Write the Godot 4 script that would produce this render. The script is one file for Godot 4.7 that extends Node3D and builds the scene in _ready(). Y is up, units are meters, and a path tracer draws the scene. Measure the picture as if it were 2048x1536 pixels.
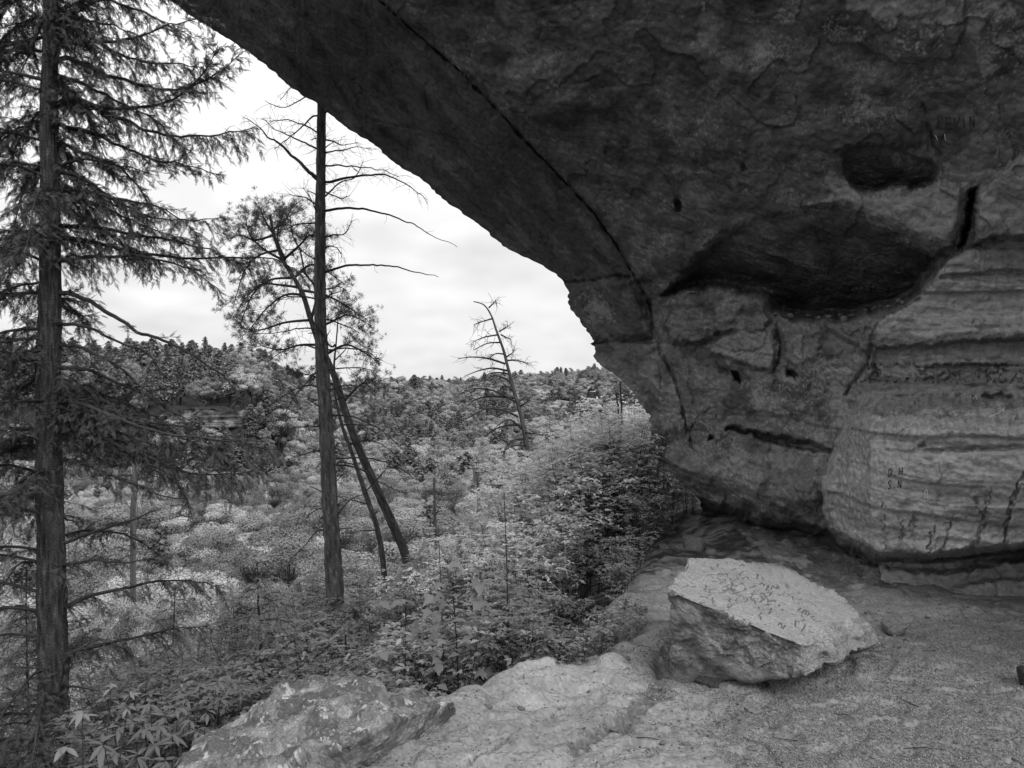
extends Node3D
# A sandstone arch above a wooded gorge under an even overcast sky, photographed in black and white.
# Distances: F is the lens in photo pixels, EYE its height over the ledge; d is the distance in metres along the view axis.

const F := 1607.0
const EYE := 2.4

var rng := RandomNumberGenerator.new()
var mat := {}
var n_low := FastNoiseLite.new()
var n_mid := FastNoiseLite.new()
var n_hi := FastNoiseLite.new()
var n_cell := FastNoiseLite.new()

func _ready() -> void:
	rng.seed = 71
	setup_camera_and_light()
	setup_noise()
	setup_materials()
	var t0 := Time.get_ticks_msec()
	build_ground()
	print("ground ", Time.get_ticks_msec() - t0)
	build_arch()
	print("arch ", Time.get_ticks_msec() - t0)
	build_boulder()
	build_ledge_rock()
	build_loose_stones()
	print("rocks ", Time.get_ticks_msec() - t0)
	build_cliffs()
	build_forest()
	print("forest ", Time.get_ticks_msec() - t0)
	build_hemlock()
	print("hemlock ", Time.get_ticks_msec() - t0)
	build_dead_pine()
	build_live_pine()
	build_snags()
	build_young_conifer()
	print("pines ", Time.get_ticks_msec() - t0)
	build_shrubs()
	build_saplings()
	build_rhododendron()
	print("shrubs ", Time.get_ticks_msec() - t0)
	build_litter()
	print("done ", Time.get_ticks_msec() - t0)

func setup_camera_and_light() -> void:
	var cam := Camera3D.new()
	cam.name = "camera"
	cam.position = Vector3(0, EYE, 0)
	cam.fov = rad_to_deg(2.0 * atan(768.0 / F))
	cam.near = 0.1
	cam.far = 3000.0
	add_child(cam)
	cam.current = true
	var env := Environment.new()
	env.background_mode = Environment.BG_SKY
	env.tonemap_mode = Environment.TONE_MAPPER_LINEAR
	env.tonemap_exposure = 1.36
	env.sdfgi_enabled = true
	env.ssao_enabled = true
	env.ssil_enabled = true
	var sky := Sky.new()
	var sm := PanoramaSkyMaterial.new()
	sm.panorama = ImageTexture.create_from_image(cloud_image())
	sky.sky_material = sm
	env.sky = sky
	var we := WorldEnvironment.new()
	we.name = "environment"
	we.environment = env
	add_child(we)
	# the brighter part of the overcast, high behind and to the right of the viewer
	var sun := DirectionalLight3D.new()
	sun.name = "sun"
	sun.light_energy = 0.5
	sun.light_angular_distance = 30.0
	sun.light_color = Color(1, 1, 1)
	sun.shadow_enabled = true
	add_child(sun)
	sun.look_at_from_position(Vector3(5.0, 7.5, 7.5), Vector3.ZERO, Vector3.UP)

func cloud_image() -> Image:
	# even stratus with soft flat bands of thinner and thicker cloud
	var w := 1024
	var h := 512
	var a := FastNoiseLite.new()
	a.seed = 5
	a.frequency = 1.0
	a.fractal_type = FastNoiseLite.FRACTAL_FBM
	a.fractal_octaves = 5
	var im := Image.create(w, h, false, Image.FORMAT_RGBF)
	for y in h:
		var el := PI * (0.5 - (y + 0.5) / h)
		var s := maxf(sin(el), 0.0)
		for x in w:
			var az := TAU * (x + 0.5) / w
			# cloud layer seen in perspective: bands close up towards the horizon
			var k := 1.0 / (s + 0.16)
			var p := Vector3(cos(az) * cos(el) * k * 1.1, sin(az) * cos(el) * k * 1.1, 3.0)
			var c := a.get_noise_3dv(p) + 0.5 * a.get_noise_3dv(p * 3.1)
			# an overcast sky grows brighter towards the zenith
			var l := 0.59 + 0.15 * c + 0.68 * s
			l = maxf(l, 0.44)
			im.set_pixel(x, y, Color(l, l, l))
	return im

func px(u: float, v: float, d: float) -> Vector3:
	return Vector3((u - 1024.0) / F * d, EYE - (v - 768.0) / F * d, -d)

func setup_noise() -> void:
	var k := 0
	for n in [n_low, n_mid, n_hi]:
		n.seed = 11 + k
		k += 1
		n.noise_type = FastNoiseLite.TYPE_SIMPLEX_SMOOTH
		n.frequency = 1.0
		n.fractal_type = FastNoiseLite.FRACTAL_FBM
		n.fractal_octaves = 3
	n_hi.fractal_octaves = 2
	n_cell.seed = 4
	n_cell.frequency = 1.0
	n_cell.noise_type = FastNoiseLite.TYPE_CELLULAR
	n_cell.cellular_return_type = FastNoiseLite.RETURN_DISTANCE2_SUB

func noise_tex(freq: float, octaves: int, lo: float, hi: float, sd: int, kind := FastNoiseLite.TYPE_SIMPLEX_SMOOTH, size := 1024, as_normal := 0.0) -> NoiseTexture2D:
	var n := FastNoiseLite.new()
	n.seed = sd
	n.noise_type = kind
	n.frequency = freq
	n.fractal_type = FastNoiseLite.FRACTAL_FBM
	n.fractal_octaves = octaves
	var t := NoiseTexture2D.new()
	t.width = size
	t.height = size
	t.seamless = true
	t.noise = n
	if as_normal > 0.0:
		t.as_normal_map = true
		t.bump_strength = as_normal
	else:
		var g := Gradient.new()
		g.set_color(0, Color(lo, lo, lo))
		g.set_color(1, Color(hi, hi, hi))
		t.color_ramp = g
	return t

func make_mat(key: String, g: float, rough := 0.95, vcol := false, tex: Texture2D = null, scale := 0.25, bump: Texture2D = null, bump_cm := 0.0) -> StandardMaterial3D:
	var m := StandardMaterial3D.new()
	m.resource_name = key
	var s := Color(g, g, g).linear_to_srgb()
	m.albedo_color = s
	m.roughness = rough
	m.metallic_specular = 0.25
	m.cull_mode = BaseMaterial3D.CULL_DISABLED
	m.vertex_color_use_as_albedo = vcol
	if tex or bump:
		m.uv1_triplanar = true
		m.uv1_world_triplanar = true
		m.uv1_scale = Vector3(scale, scale, scale)
	if tex:
		m.albedo_texture = tex
	if bump:
		m.heightmap_enabled = true
		m.heightmap_texture = bump
		m.heightmap_scale = bump_cm
	mat[key] = m
	return m

func setup_materials() -> void:
	var grain := noise_tex(0.03, 5, 0.62, 1.0, 21)
	var fine := noise_tex(0.09, 4, 0.55, 1.0, 22)
	var relief := noise_tex(0.035, 6, 0.0, 1.0, 23)
	var barkt := noise_tex(0.05, 4, 0.35, 1.0, 24)
	make_mat("arch_rock", 1.0, 0.95, true, grain, 0.33, relief, 3.0)
	make_mat("boulder_rock", 1.0, 0.95, true, fine, 0.6, relief, 0.7)
	var soft := noise_tex(0.06, 5, 0.74, 1.0, 25)
	make_mat("ledge", 1.0, 0.95, true, soft, 0.45, relief, 1.2)
	make_mat("forest_floor", 0.07, 0.98, false, grain, 0.05)
	make_mat("cliff", 1.0, 0.95, true, grain, 0.06)
	make_mat("bark", 1.0, 0.95, true, barkt, 1.1, relief, 1.2)
	make_mat("dead_wood", 0.16, 0.95, false, barkt, 1.1, relief, 0.8)
	make_mat("twig", 0.07, 0.95)
	make_mat("pebble", 1.0, 0.9, true)
	make_mat("carved", 0.035, 1.0)  # dark tone painting the groove shade of the wall letters
	make_mat("scratch", 0.55, 1.0)
	for a in [["leaf", 0.75, 0.5], ["needle", 0.15, 0.6], ["canopy", 0.22, 0.55], ["leather_leaf", 0.2, 0.65]]:
		var m := make_mat(a[0], 1.0, a[2], true)
		m.backlight_enabled = true
		m.backlight = Color(a[1], a[1], a[1]).linear_to_srgb()

# ---------------------------------------------------------------- mesh helpers

class MB:
	var v := PackedVector3Array()
	var n := PackedVector3Array()
	var c := PackedColorArray()
	var i := PackedInt32Array()
	func vert(p: Vector3, nn: Vector3, col := -1.0) -> int:
		v.append(p)
		n.append(nn)
		if col >= 0.0:
			c.append(Color(col, col, col))
		return v.size() - 1
	func tri(a: int, b: int, d: int) -> void:
		i.append(a); i.append(b); i.append(d)
	func smooth() -> void:
		n.resize(v.size())
		n.fill(Vector3.ZERO)
		for k in range(0, i.size(), 3):
			var a := i[k]
			var b := i[k + 1]
			var d := i[k + 2]
			var q := (v[d] - v[a]).cross(v[b] - v[a])
			n[a] += q
			n[b] += q
			n[d] += q
		for k in n.size():
			n[k] = n[k].normalized()
	func mesh(m: Material) -> ArrayMesh:
		var arr := []
		arr.resize(Mesh.ARRAY_MAX)
		arr[Mesh.ARRAY_VERTEX] = v
		arr[Mesh.ARRAY_NORMAL] = n
		if c.size() == v.size():
			arr[Mesh.ARRAY_COLOR] = c
		arr[Mesh.ARRAY_INDEX] = i
		var me := ArrayMesh.new()
		me.add_surface_from_arrays(Mesh.PRIMITIVE_TRIANGLES, arr)
		me.surface_set_material(0, m)
		return me

func numbered(called: String, parent: Node) -> String:
	if not parent.has_node(NodePath(called)):
		return called
	var k := 1
	var key := "n_" + called + str(parent.get_instance_id())
	if has_meta(key):
		k = get_meta(key)
	while parent.has_node(NodePath("%s_%03d" % [called, k])):
		k += 1
	set_meta(key, k + 1)
	return "%s_%03d" % [called, k]

func thing(called: String, label: String, category: String, at := Vector3.ZERO, group := "") -> Node3D:
	var o := Node3D.new()
	o.name = numbered(called, self)
	add_child(o)
	o.position = at
	tag(o, label, category, group)
	return o

func tag(o: Node, label: String, category: String, group := "", kind := "") -> void:
	o.set_meta("label", label)
	if category:
		o.set_meta("category", category)
	if group:
		o.set_meta("group", group)
	if kind:
		o.set_meta("kind", kind)

func part(called: String, me: Mesh, parent: Node, at := Vector3.ZERO) -> MeshInstance3D:
	var o := MeshInstance3D.new()
	o.mesh = me
	o.name = numbered(called, parent)
	parent.add_child(o)
	o.position = at
	return o

func structure(called: String, me: Mesh, label: String) -> MeshInstance3D:
	var o := part(called, me, self)
	o.set_meta("kind", "structure")
	o.set_meta("label", label)
	return o

func copy_of(src: Node3D, at: Vector3, turn: float, sc: Vector3, label := "") -> Node3D:
	var o: Node3D = src.duplicate()
	o.name = numbered(str(src.name), self)
	add_child(o)
	o.transform = Transform3D(Basis(Vector3.UP, turn).scaled_local(sc), at)
	if label:
		o.set_meta("label", label)
	return o

func rnd(a: float, b: float) -> float:
	return rng.randf_range(a, b)

func curve(pts: Array, steps: int) -> PackedVector3Array:
	# Catmull-Rom through pts
	var out := PackedVector3Array()
	var m := pts.size()
	for k in m - 1:
		var p0: Vector3 = pts[maxi(k - 1, 0)]
		var p1: Vector3 = pts[k]
		var p2: Vector3 = pts[k + 1]
		var p3: Vector3 = pts[mini(k + 2, m - 1)]
		for s in steps:
			out.append(p1.cubic_interpolate(p2, p0, p3, float(s) / steps))
	out.append(pts[m - 1])
	return out

func tube(mb: MB, p: PackedVector3Array, r0: float, r1: float, sides: int, col := -1.0, power := 1.0, rough := 0.0) -> void:
	var m := p.size()
	var start := mb.v.size()
	var t := (p[1] - p[0]).normalized()
	var x := t.cross(Vector3(0.31, 0.2, 0.93)).normalized()
	for k in m:
		var tn: Vector3 = (p[mini(k + 1, m - 1)] - p[maxi(k - 1, 0)]).normalized()
		x = (x - tn * x.dot(tn)).normalized()
		var y := tn.cross(x)
		var r := lerpf(r0, r1, pow(float(k) / (m - 1), power))
		for s in sides:
			var a := TAU * s / sides
			var d := x * cos(a) + y * sin(a)
			var q := r
			if rough > 0.0:
				q *= 1.0 + rough * (0.7 * n_mid.get_noise_3d(d.x * 1.5 + p[k].x, p[k].y * 1.3, d.z * 1.5) + 1.1 * n_hi.get_noise_3d(d.x * 5.5, p[k].y * 2.6, d.z * 5.5))
			var cc := col
			if rough > 0.0 and col >= 0.0:
				cc = col * (1.0 + 0.9 * n_hi.get_noise_3d(d.x * 5.5, p[k].y * 2.6, d.z * 5.5) + 0.4 * n_hi.get_noise_3d(d.x * 14.0, p[k].y * 12.0, d.z * 14.0))
				if n_mid.get_noise_3d(d.x * 3.0 + 9.0, p[k].y * 4.0, d.z * 3.0) > 0.36:
					cc *= 1.7
			mb.vert(p[k] + d * q, d, cc)
	for k in m - 1:
		for s in sides:
			var a := start + k * sides + s
			var b := start + k * sides + (s + 1) % sides
			mb.tri(a, a + sides, b)
			mb.tri(b, a + sides, b + sides)
	# closed tip
	var tip := mb.vert(p[m - 1], (p[m - 1] - p[m - 2]).normalized(), col)
	for s in sides:
		mb.tri(start + (m - 1) * sides + s, tip, start + (m - 1) * sides + (s + 1) % sides)

func leaf(mb: MB, at: Vector3, dir: Vector3, up: Vector3, l: float, w: float, col: float, fold := 0.25, droop := 0.15) -> void:
	# a leaf of four faces with a folded midrib and a bent tip
	var side := dir.cross(up).normalized()
	var nn := side.cross(dir).normalized()
	var mid := at + dir * l * 0.5
	var tip := at + dir * l - nn * l * droop
	var a := mb.vert(at, nn, col)
	var b := mb.vert(mid + side * w * 0.5 + nn * w * fold, (nn - side * fold * 2.0).normalized(), col)
	var c := mb.vert(tip, (nn + dir * droop).normalized(), col)
	var d := mb.vert(mid - side * w * 0.5 + nn * w * fold, (nn + side * fold * 2.0).normalized(), col)
	var e := mb.vert(mid, nn, col)
	mb.tri(a, e, b)
	mb.tri(b, e, c)
	mb.tri(e, d, c)
	mb.tri(a, d, e)

func card(mb: MB, at: Vector3, nn: Vector3, size: float, col: float) -> void:
	# a leafy tuft as one bent four-cornered face
	var t := nn.cross(Vector3(rnd(-1, 1), rnd(-1, 1), rnd(-1, 1))).normalized()
	var b := nn.cross(t)
	var p := mb.vert(at + t * size * rnd(0.35, 0.65), nn, col)
	mb.vert(at + b * size * rnd(0.2, 0.5) + nn * size * 0.15, nn, col)
	mb.vert(at - t * size * rnd(0.35, 0.65), nn, col)
	mb.vert(at - b * size * rnd(0.2, 0.5) + nn * size * rnd(-0.1, 0.2), nn, col)
	mb.tri(p, p + 2, p + 1)
	mb.tri(p, p + 3, p + 2)

func sphere_dir() -> Vector3:
	var z := rnd(-1, 1)
	var a := rnd(0, TAU)
	var r := sqrt(1.0 - z * z)
	return Vector3(r * cos(a), z, r * sin(a))

func seg_dist(p: Vector2, a: Vector2, b: Vector2) -> float:
	var ab := b - a
	var t := clampf((p - a).dot(ab) / maxf(ab.length_squared(), 1e-9), 0.0, 1.0)
	return p.distance_to(a + ab * t)

func poly_dist(p: Vector2, poly: PackedVector2Array) -> float:
	# signed distance to a closed outline, negative inside
	var d := 1e9
	var inside := false
	var m := poly.size()
	var j := m - 1
	for k in m:
		var a := poly[k]
		var b := poly[j]
		d = minf(d, seg_dist(p, a, b))
		if (a.y > p.y) != (b.y > p.y) and p.x < (b.x - a.x) * (p.y - a.y) / (b.y - a.y) + a.x:
			inside = not inside
		j = k
	return -d if inside else d

func to_poly(flat: Array) -> PackedVector2Array:
	var out := PackedVector2Array()
	for k in range(0, flat.size(), 2):
		out.append(Vector2(flat[k], flat[k + 1]))
	return out

func line_at(tab: Array, x: float) -> float:
	# piecewise linear table [x, y, x, y, ...]
	if x <= tab[0]:
		return tab[1]
	for k in range(2, tab.size(), 2):
		if x <= tab[k]:
			var t: float = (x - tab[k - 2]) / (tab[k] - tab[k - 2])
			return lerpf(tab[k - 1], tab[k + 1], t)
	return tab[tab.size() - 1]

# ---------------------------------------------------------------- ground

const EDGE := [-8.0, -5.5, 3.0, -2.6, 4.0, -2.2, 5.0, -1.6, 5.7, -1.2, 6.15, -0.45, 6.6, 0.0, 6.75, 0.45, 7.05, 0.9, 7.4, 1.3, 8.6, 1.15, 9.6, 1.55, 11.5, 2.1, 13.5, 2.6, 16.0, 3.0, 22.0, 4.5]
const VALLEY := [22.0, -7.0, 26.0, -16.0, 35.0, -19.0, 50.0, -21.0, 70.0, -23.0, 100.0, -24.5, 150.0, -26.0, 260.0, -27.0, 300.0, -25.0, 350.0, -20.0, 400.0, -10.5, 440.0, -4.5, 480.0, -3.0, 700.0, -14.0]

var channel := to_poly([1335, 1318, 1312, 1352, 1322, 1392, 1285, 1408, 1240, 1445, 1180, 1478, 1150, 1500])
var slab_lines := [[1128, 1490, 1230, 1478, 1300, 1462, 1390, 1440, 1500, 1425], [1390, 1480, 1440, 1470, 1530, 1490, 1560, 1536], [1100, 1560, 1240, 1520, 1370, 1515], [1480, 1410, 1530, 1420, 1560, 1400], [920, 1536, 1040, 1470, 1130, 1400]]

func plan(u: float, v: float) -> Vector2:
	# where a pixel of the ledge lies on the ledge, as (x, d)
	var d := EYE * F / (v - 768.0)
	return Vector2((u - 1024.0) / F * d, d)

func valley_height(x: float, d: float) -> float:
	var h: float = line_at(VALLEY, d)
	# the plateau on the near left with its two rock bands
	var side := smoothstep(-0.245 * d, -0.245 * d - 22.0, x)
	var up := 9.0 * smoothstep(176.0, 180.0, d) + 5.0 * smoothstep(180.0, 193.0, d) + 9.5 * smoothstep(193.0, 196.0, d) + 7.0 * smoothstep(200.0, 270.0, d)
	if d < 300.0:
		h += side * up
	else:
		h = maxf(h, lerpf(h, 3.0, side))
	# the far ridge rises to the right
	h += smoothstep(330.0, 440.0, d) * (2.5 * n_low.get_noise_2d(x * 0.012, d * 0.01) + clampf(x * 0.08, -3.0, 8.0))
	return h

func ground_height(x: float, d: float) -> float:
	var e: float = (x - line_at(EDGE, d)) * 0.75
	var h := 0.0
	if e < 0.0:
		h = -0.5 * smoothstep(0.0, 0.55, -e) - 0.5 * maxf(0.0, -e - 0.25)
		h = maxf(h, -3.6)
	else:
		h = 0.08 * smoothstep(3.6, 5.0, x) * smoothstep(6.5, 8.5, d) + 0.22 * smoothstep(10.0, 12.5, d) * smoothstep(2.6, 3.6, x)
	h += 0.11 * exp(-(pow(x - 2.35, 2.0) / 0.5 + pow(d - 7.15, 2.0) / 0.35))
	if x < -6.0:
		h -= (-6.0 - x) * 0.9
	if d > 19.0:
		h = lerpf(h, valley_height(x, maxf(d, 22.0)), smoothstep(19.0, 26.0, d))
	if x < -9.0 and d <= 26.0:
		h = lerpf(h, -18.0, smoothstep(-9.0, -22.0, x))
	return h

func build_ground() -> void:
	# the broad terrain: slope below the ledge, gorge and far ridges
	var ds := PackedFloat32Array()
	var d := -250.0
	while d < 1400.0:
		ds.append(d)
		d += 25.0 if d < -25.0 else (1.0 if d < 30.0 else (2.5 if d > 168.0 and d < 205.0 else clampf(d * 0.05, 1.0, 40.0)))
	var xs := PackedFloat32Array()
	var x := -900.0
	while x < 900.0:
		xs.append(x)
		x += clampf(absf(x) * 0.07, 0.8, 40.0)
	var mb := MB.new()
	for a in ds:
		for b in xs:
			var h := ground_height(b, a)
			if a < 18.5 and b > -6.5:
				h -= 0.6
			if a < 0.0:
				h = -0.6 - 0.1 * maxf(0.0, -a - 6.0)
			h += 0.25 * n_low.get_noise_2d(b * 0.3, a * 0.3) * smoothstep(18.0, 30.0, a)
			mb.v.append(Vector3(b, h, -a))
	grid_faces(mb, ds.size(), xs.size())
	mb.smooth()
	structure("terrain", mb.mesh(mat.forest_floor), "dark wooded slope falling from the ledge into the gorge")

	# the sandstone ledge under the arch
	mb = MB.new()
	var rows := PackedFloat32Array()
	d = -8.0
	while d < 4.6:
		rows.append(d)
		d += 0.3 if d < 4.0 else 0.04
	while d < 19.0:
		rows.append(d)
		d *= 1.0034
	var nc := 430
	for r in rows.size():
		var dd := rows[r]
		for k in nc:
			var a := lerpf(-0.62, 0.86, float(k) / (nc - 1))
			if dd > 4.5:
				a = lerpf(-0.56, 0.72, float(k) / (nc - 1))
			var xx := a * maxf(dd, 4.5) * (1.0 if dd > 4.5 else 1.0 + (4.5 - dd) * 0.2)
			var h := ground_height(xx, dd)
			var on := smoothstep(-0.5, 0.1, (xx - line_at(EDGE, dd)) * 0.75)
			# worn humps, bedding steps and sand
			var l := n_low.get_noise_2d(xx * 0.9, dd * 0.9)
			var m := n_mid.get_noise_2d(xx * 2.6 + 9.0, dd * 4.0)
			var f := n_hi.get_noise_2d(xx * 11.0, dd * 15.0)
			h += on * (0.07 * l + 0.016 * m + 0.006 * f)
			var layer := l * 1.5 + 0.12 * m
			h += on * 0.03 * smoothstep(0.44, 0.56, layer - floorf(layer))
			var rim := smoothstep(0.55, 0.05, absf((xx - line_at(EDGE, dd)) * 0.75 - 0.2)) * smoothstep(5.6, 6.2, dd) * smoothstep(9.0, 8.0, dd)
			h += rim * 0.07 * (0.7 + l)
			mb.v.append(Vector3(xx, h, -dd))
	# grooves: the rain channel and the slab edges
	var nr := rows.size()
	var groove := PackedFloat32Array()
	groove.resize(mb.v.size())
	var lines := [[channel, 0.10, 0.035]]
	for s in slab_lines:
		lines.append([to_poly(s), 0.022, 0.035])
	for g in lines:
		var pl: PackedVector2Array = g[0]
		for k in pl.size() - 1:
			var pa := plan(pl[k].x, pl[k].y)
			var pb := plan(pl[k + 1].x, pl[k + 1].y)
			for r in nr:
				if rows[r] < minf(pa.y, pb.y) - 0.4 or rows[r] > maxf(pa.y, pb.y) + 0.4:
					continue
				for c in nc:
					var q := mb.v[r * nc + c]
					var dist := seg_dist(Vector2(q.x, -q.z), pa, pb)
					var wv: float = g[1]
					if dist < wv * 2.2:
						dist += wv * 0.7 * n_hi.get_noise_2d(q.x * 9.0, q.z * 9.0)
						groove[r * nc + c] = maxf(groove[r * nc + c], g[2] * smoothstep(wv, 0.0, dist))
	mb.c.resize(mb.v.size())
	for k in mb.v.size():
		var q := mb.v[k]
		q.y -= groove[k]
		mb.v[k] = q
		var x0 := q.x
		var d0 := -q.z
		var l := n_low.get_noise_2d(x0 * 0.8 + 31.0, d0 * 0.8)
		var m := n_mid.get_noise_2d(x0 * 3.0, d0 * 5.0)
		var f := n_hi.get_noise_2d(x0 * 22.0, d0 * 30.0)
		var g := 0.31 * (1.0 + 0.15 * l + 0.15 * m + 0.28 * f)
		# gravelly earth towards the wall, pale blown sand in patches, needles and leaf bits in the channel
		if x0 < 1.9 and d0 > 6.4 and d0 < 10.0 and l + 0.5 * m > -0.3:
			g = 0.36 * (1.0 + 0.15 * m + 0.22 * f)
		if d0 > 9.2 and x0 > 2.6 and m + l > -0.25:
			g = 0.2 * (1.0 + 0.4 * m + 0.4 * f)
		var gravel := smoothstep(-0.25, 0.15, gravel_zone(x0, d0) + 0.25 * m)
		g = lerpf(g, 0.24 * (1.0 + 0.3 * m + 0.4 * f), gravel * 0.85)
		if l + 0.5 * m > 0.46 and gravel < 0.4:
			g = 0.40 * (1.0 + 0.15 * f)
		if m - 0.6 * l > 0.38:
			g *= 0.78
		if groove[k] > 0.012:
			g = 0.17 * (1.0 + 0.6 * f)
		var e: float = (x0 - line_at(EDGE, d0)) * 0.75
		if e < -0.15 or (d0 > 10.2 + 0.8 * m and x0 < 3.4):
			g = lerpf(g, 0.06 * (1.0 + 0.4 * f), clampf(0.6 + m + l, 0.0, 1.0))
		g = clampf(g, 0.03, 0.55)
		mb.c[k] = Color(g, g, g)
	grid_faces(mb, nr, nc)
	mb.smooth()
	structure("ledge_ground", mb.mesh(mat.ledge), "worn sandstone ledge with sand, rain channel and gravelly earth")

func gravel_zone(x: float, d: float) -> float:
	# over 0 where loose gravel covers the ledge: a strip towards the wall, right of the boulder
	return minf(minf((x - 1.15 - 0.15 * (7.0 - d)) * 0.5, (8.0 - d) * 0.6), 0.6)

func grid_faces(mb: MB, nr: int, nc: int) -> void:
	mb.i.resize((nr - 1) * (nc - 1) * 6)
	var k := 0
	for r in nr - 1:
		for c in nc - 1:
			var a := r * nc + c
			mb.i[k] = a
			mb.i[k + 1] = a + nc
			mb.i[k + 2] = a + 1
			mb.i[k + 3] = a + 1
			mb.i[k + 4] = a + nc
			mb.i[k + 5] = a + nc + 1
			k += 6

# ---------------------------------------------------------------- the arch

const RIM := [-420.0, -270.0, 0.0, 340.0, 60.0, 425.0, 100.0, 490.0, 140.0, 545.0, 190.0, 600.0, 208.0, 632.0, 260.0, 700.0, 310.0, 772.0, 370.0, 855.0, 440.0, 945.0, 500.0, 1020.0, 545.0, 1105.0, 562.0, 1130.0, 572.0, 1133.0, 600.0, 1139.0, 630.0, 1150.0, 660.0, 1168.0, 682.0, 1190.0, 688.0, 1180.0, 692.0, 1192.0, 716.0, 1192.0, 724.0, 1198.0, 740.0, 1215.0, 780.0, 1262.0, 810.0, 1285.0, 832.0, 1297.0, 870.0, 1297.0, 920.0, 1312.0, 950.0, 1342.0, 975.0, 1372.0, 995.0, 1398.0, 1050.0, 1402.0, 1066.0, 1390.0, 1072.0, 1374.0, 1110.0, 1372.0, 1350.0, 1360.0]

const WALL := [
	[-270, -420, 13.6], [340, 0, 13.6], [640, 215, 13.6], [850, 370, 13.6], [1000, 480, 13.6], [1130, 560, 13.6], [1140, 600, 13.6], [1190, 690, 13.4], [1300, 830, 13], [1300, 900, 12.9], [1395, 995, 12.5],
	[760, 0, 10.0], [1000, 240, 10.6], [1250, 530, 12.0], [560, 0, 11.8], [820, 200, 12.1], [1060, 430, 12.8], [300, -420, 10.5], [760, -420, 8.8], [1400, -420, 7.4], [2048, -420, 6.2],
	[1000, 0, 9.7], [1200, 0, 9.1], [1400, 0, 8.6], [1700, 0, 7.8], [2048, 0, 7.1], [1200, 250, 10.6], [1400, 300, 10.0], [1700, 300, 8.9], [2048, 300, 7.9],
	[1300, 450, 11.5], [1500, 500, 10.6], [1700, 500, 9.7], [2048, 500, 8.4], [1310, 640, 12.4], [1500, 700, 11.2], [1650, 700, 10.1], [1800, 700, 9.3], [2048, 700, 8.5],
	[1400, 850, 12.1], [1550, 880, 11.0], [1660, 930, 10.2], [2048, 930, 8.5], [1420, 980, 12.2], [1520, 1000, 11.5], [1640, 1030, 10.5], [2048, 1150, 8.9], [1450, 1090, 11.6], [1650, 1140, 10.0], [1800, 1200, 9.3],
	[2700, -420, 4.6], [2700, 300, 5.6], [2700, 700, 6.0], [2700, 1200, 6.4], [1450, 1350, 11.4], [1900, 1350, 9.0], [2700, 1350, 6.4]]

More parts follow.
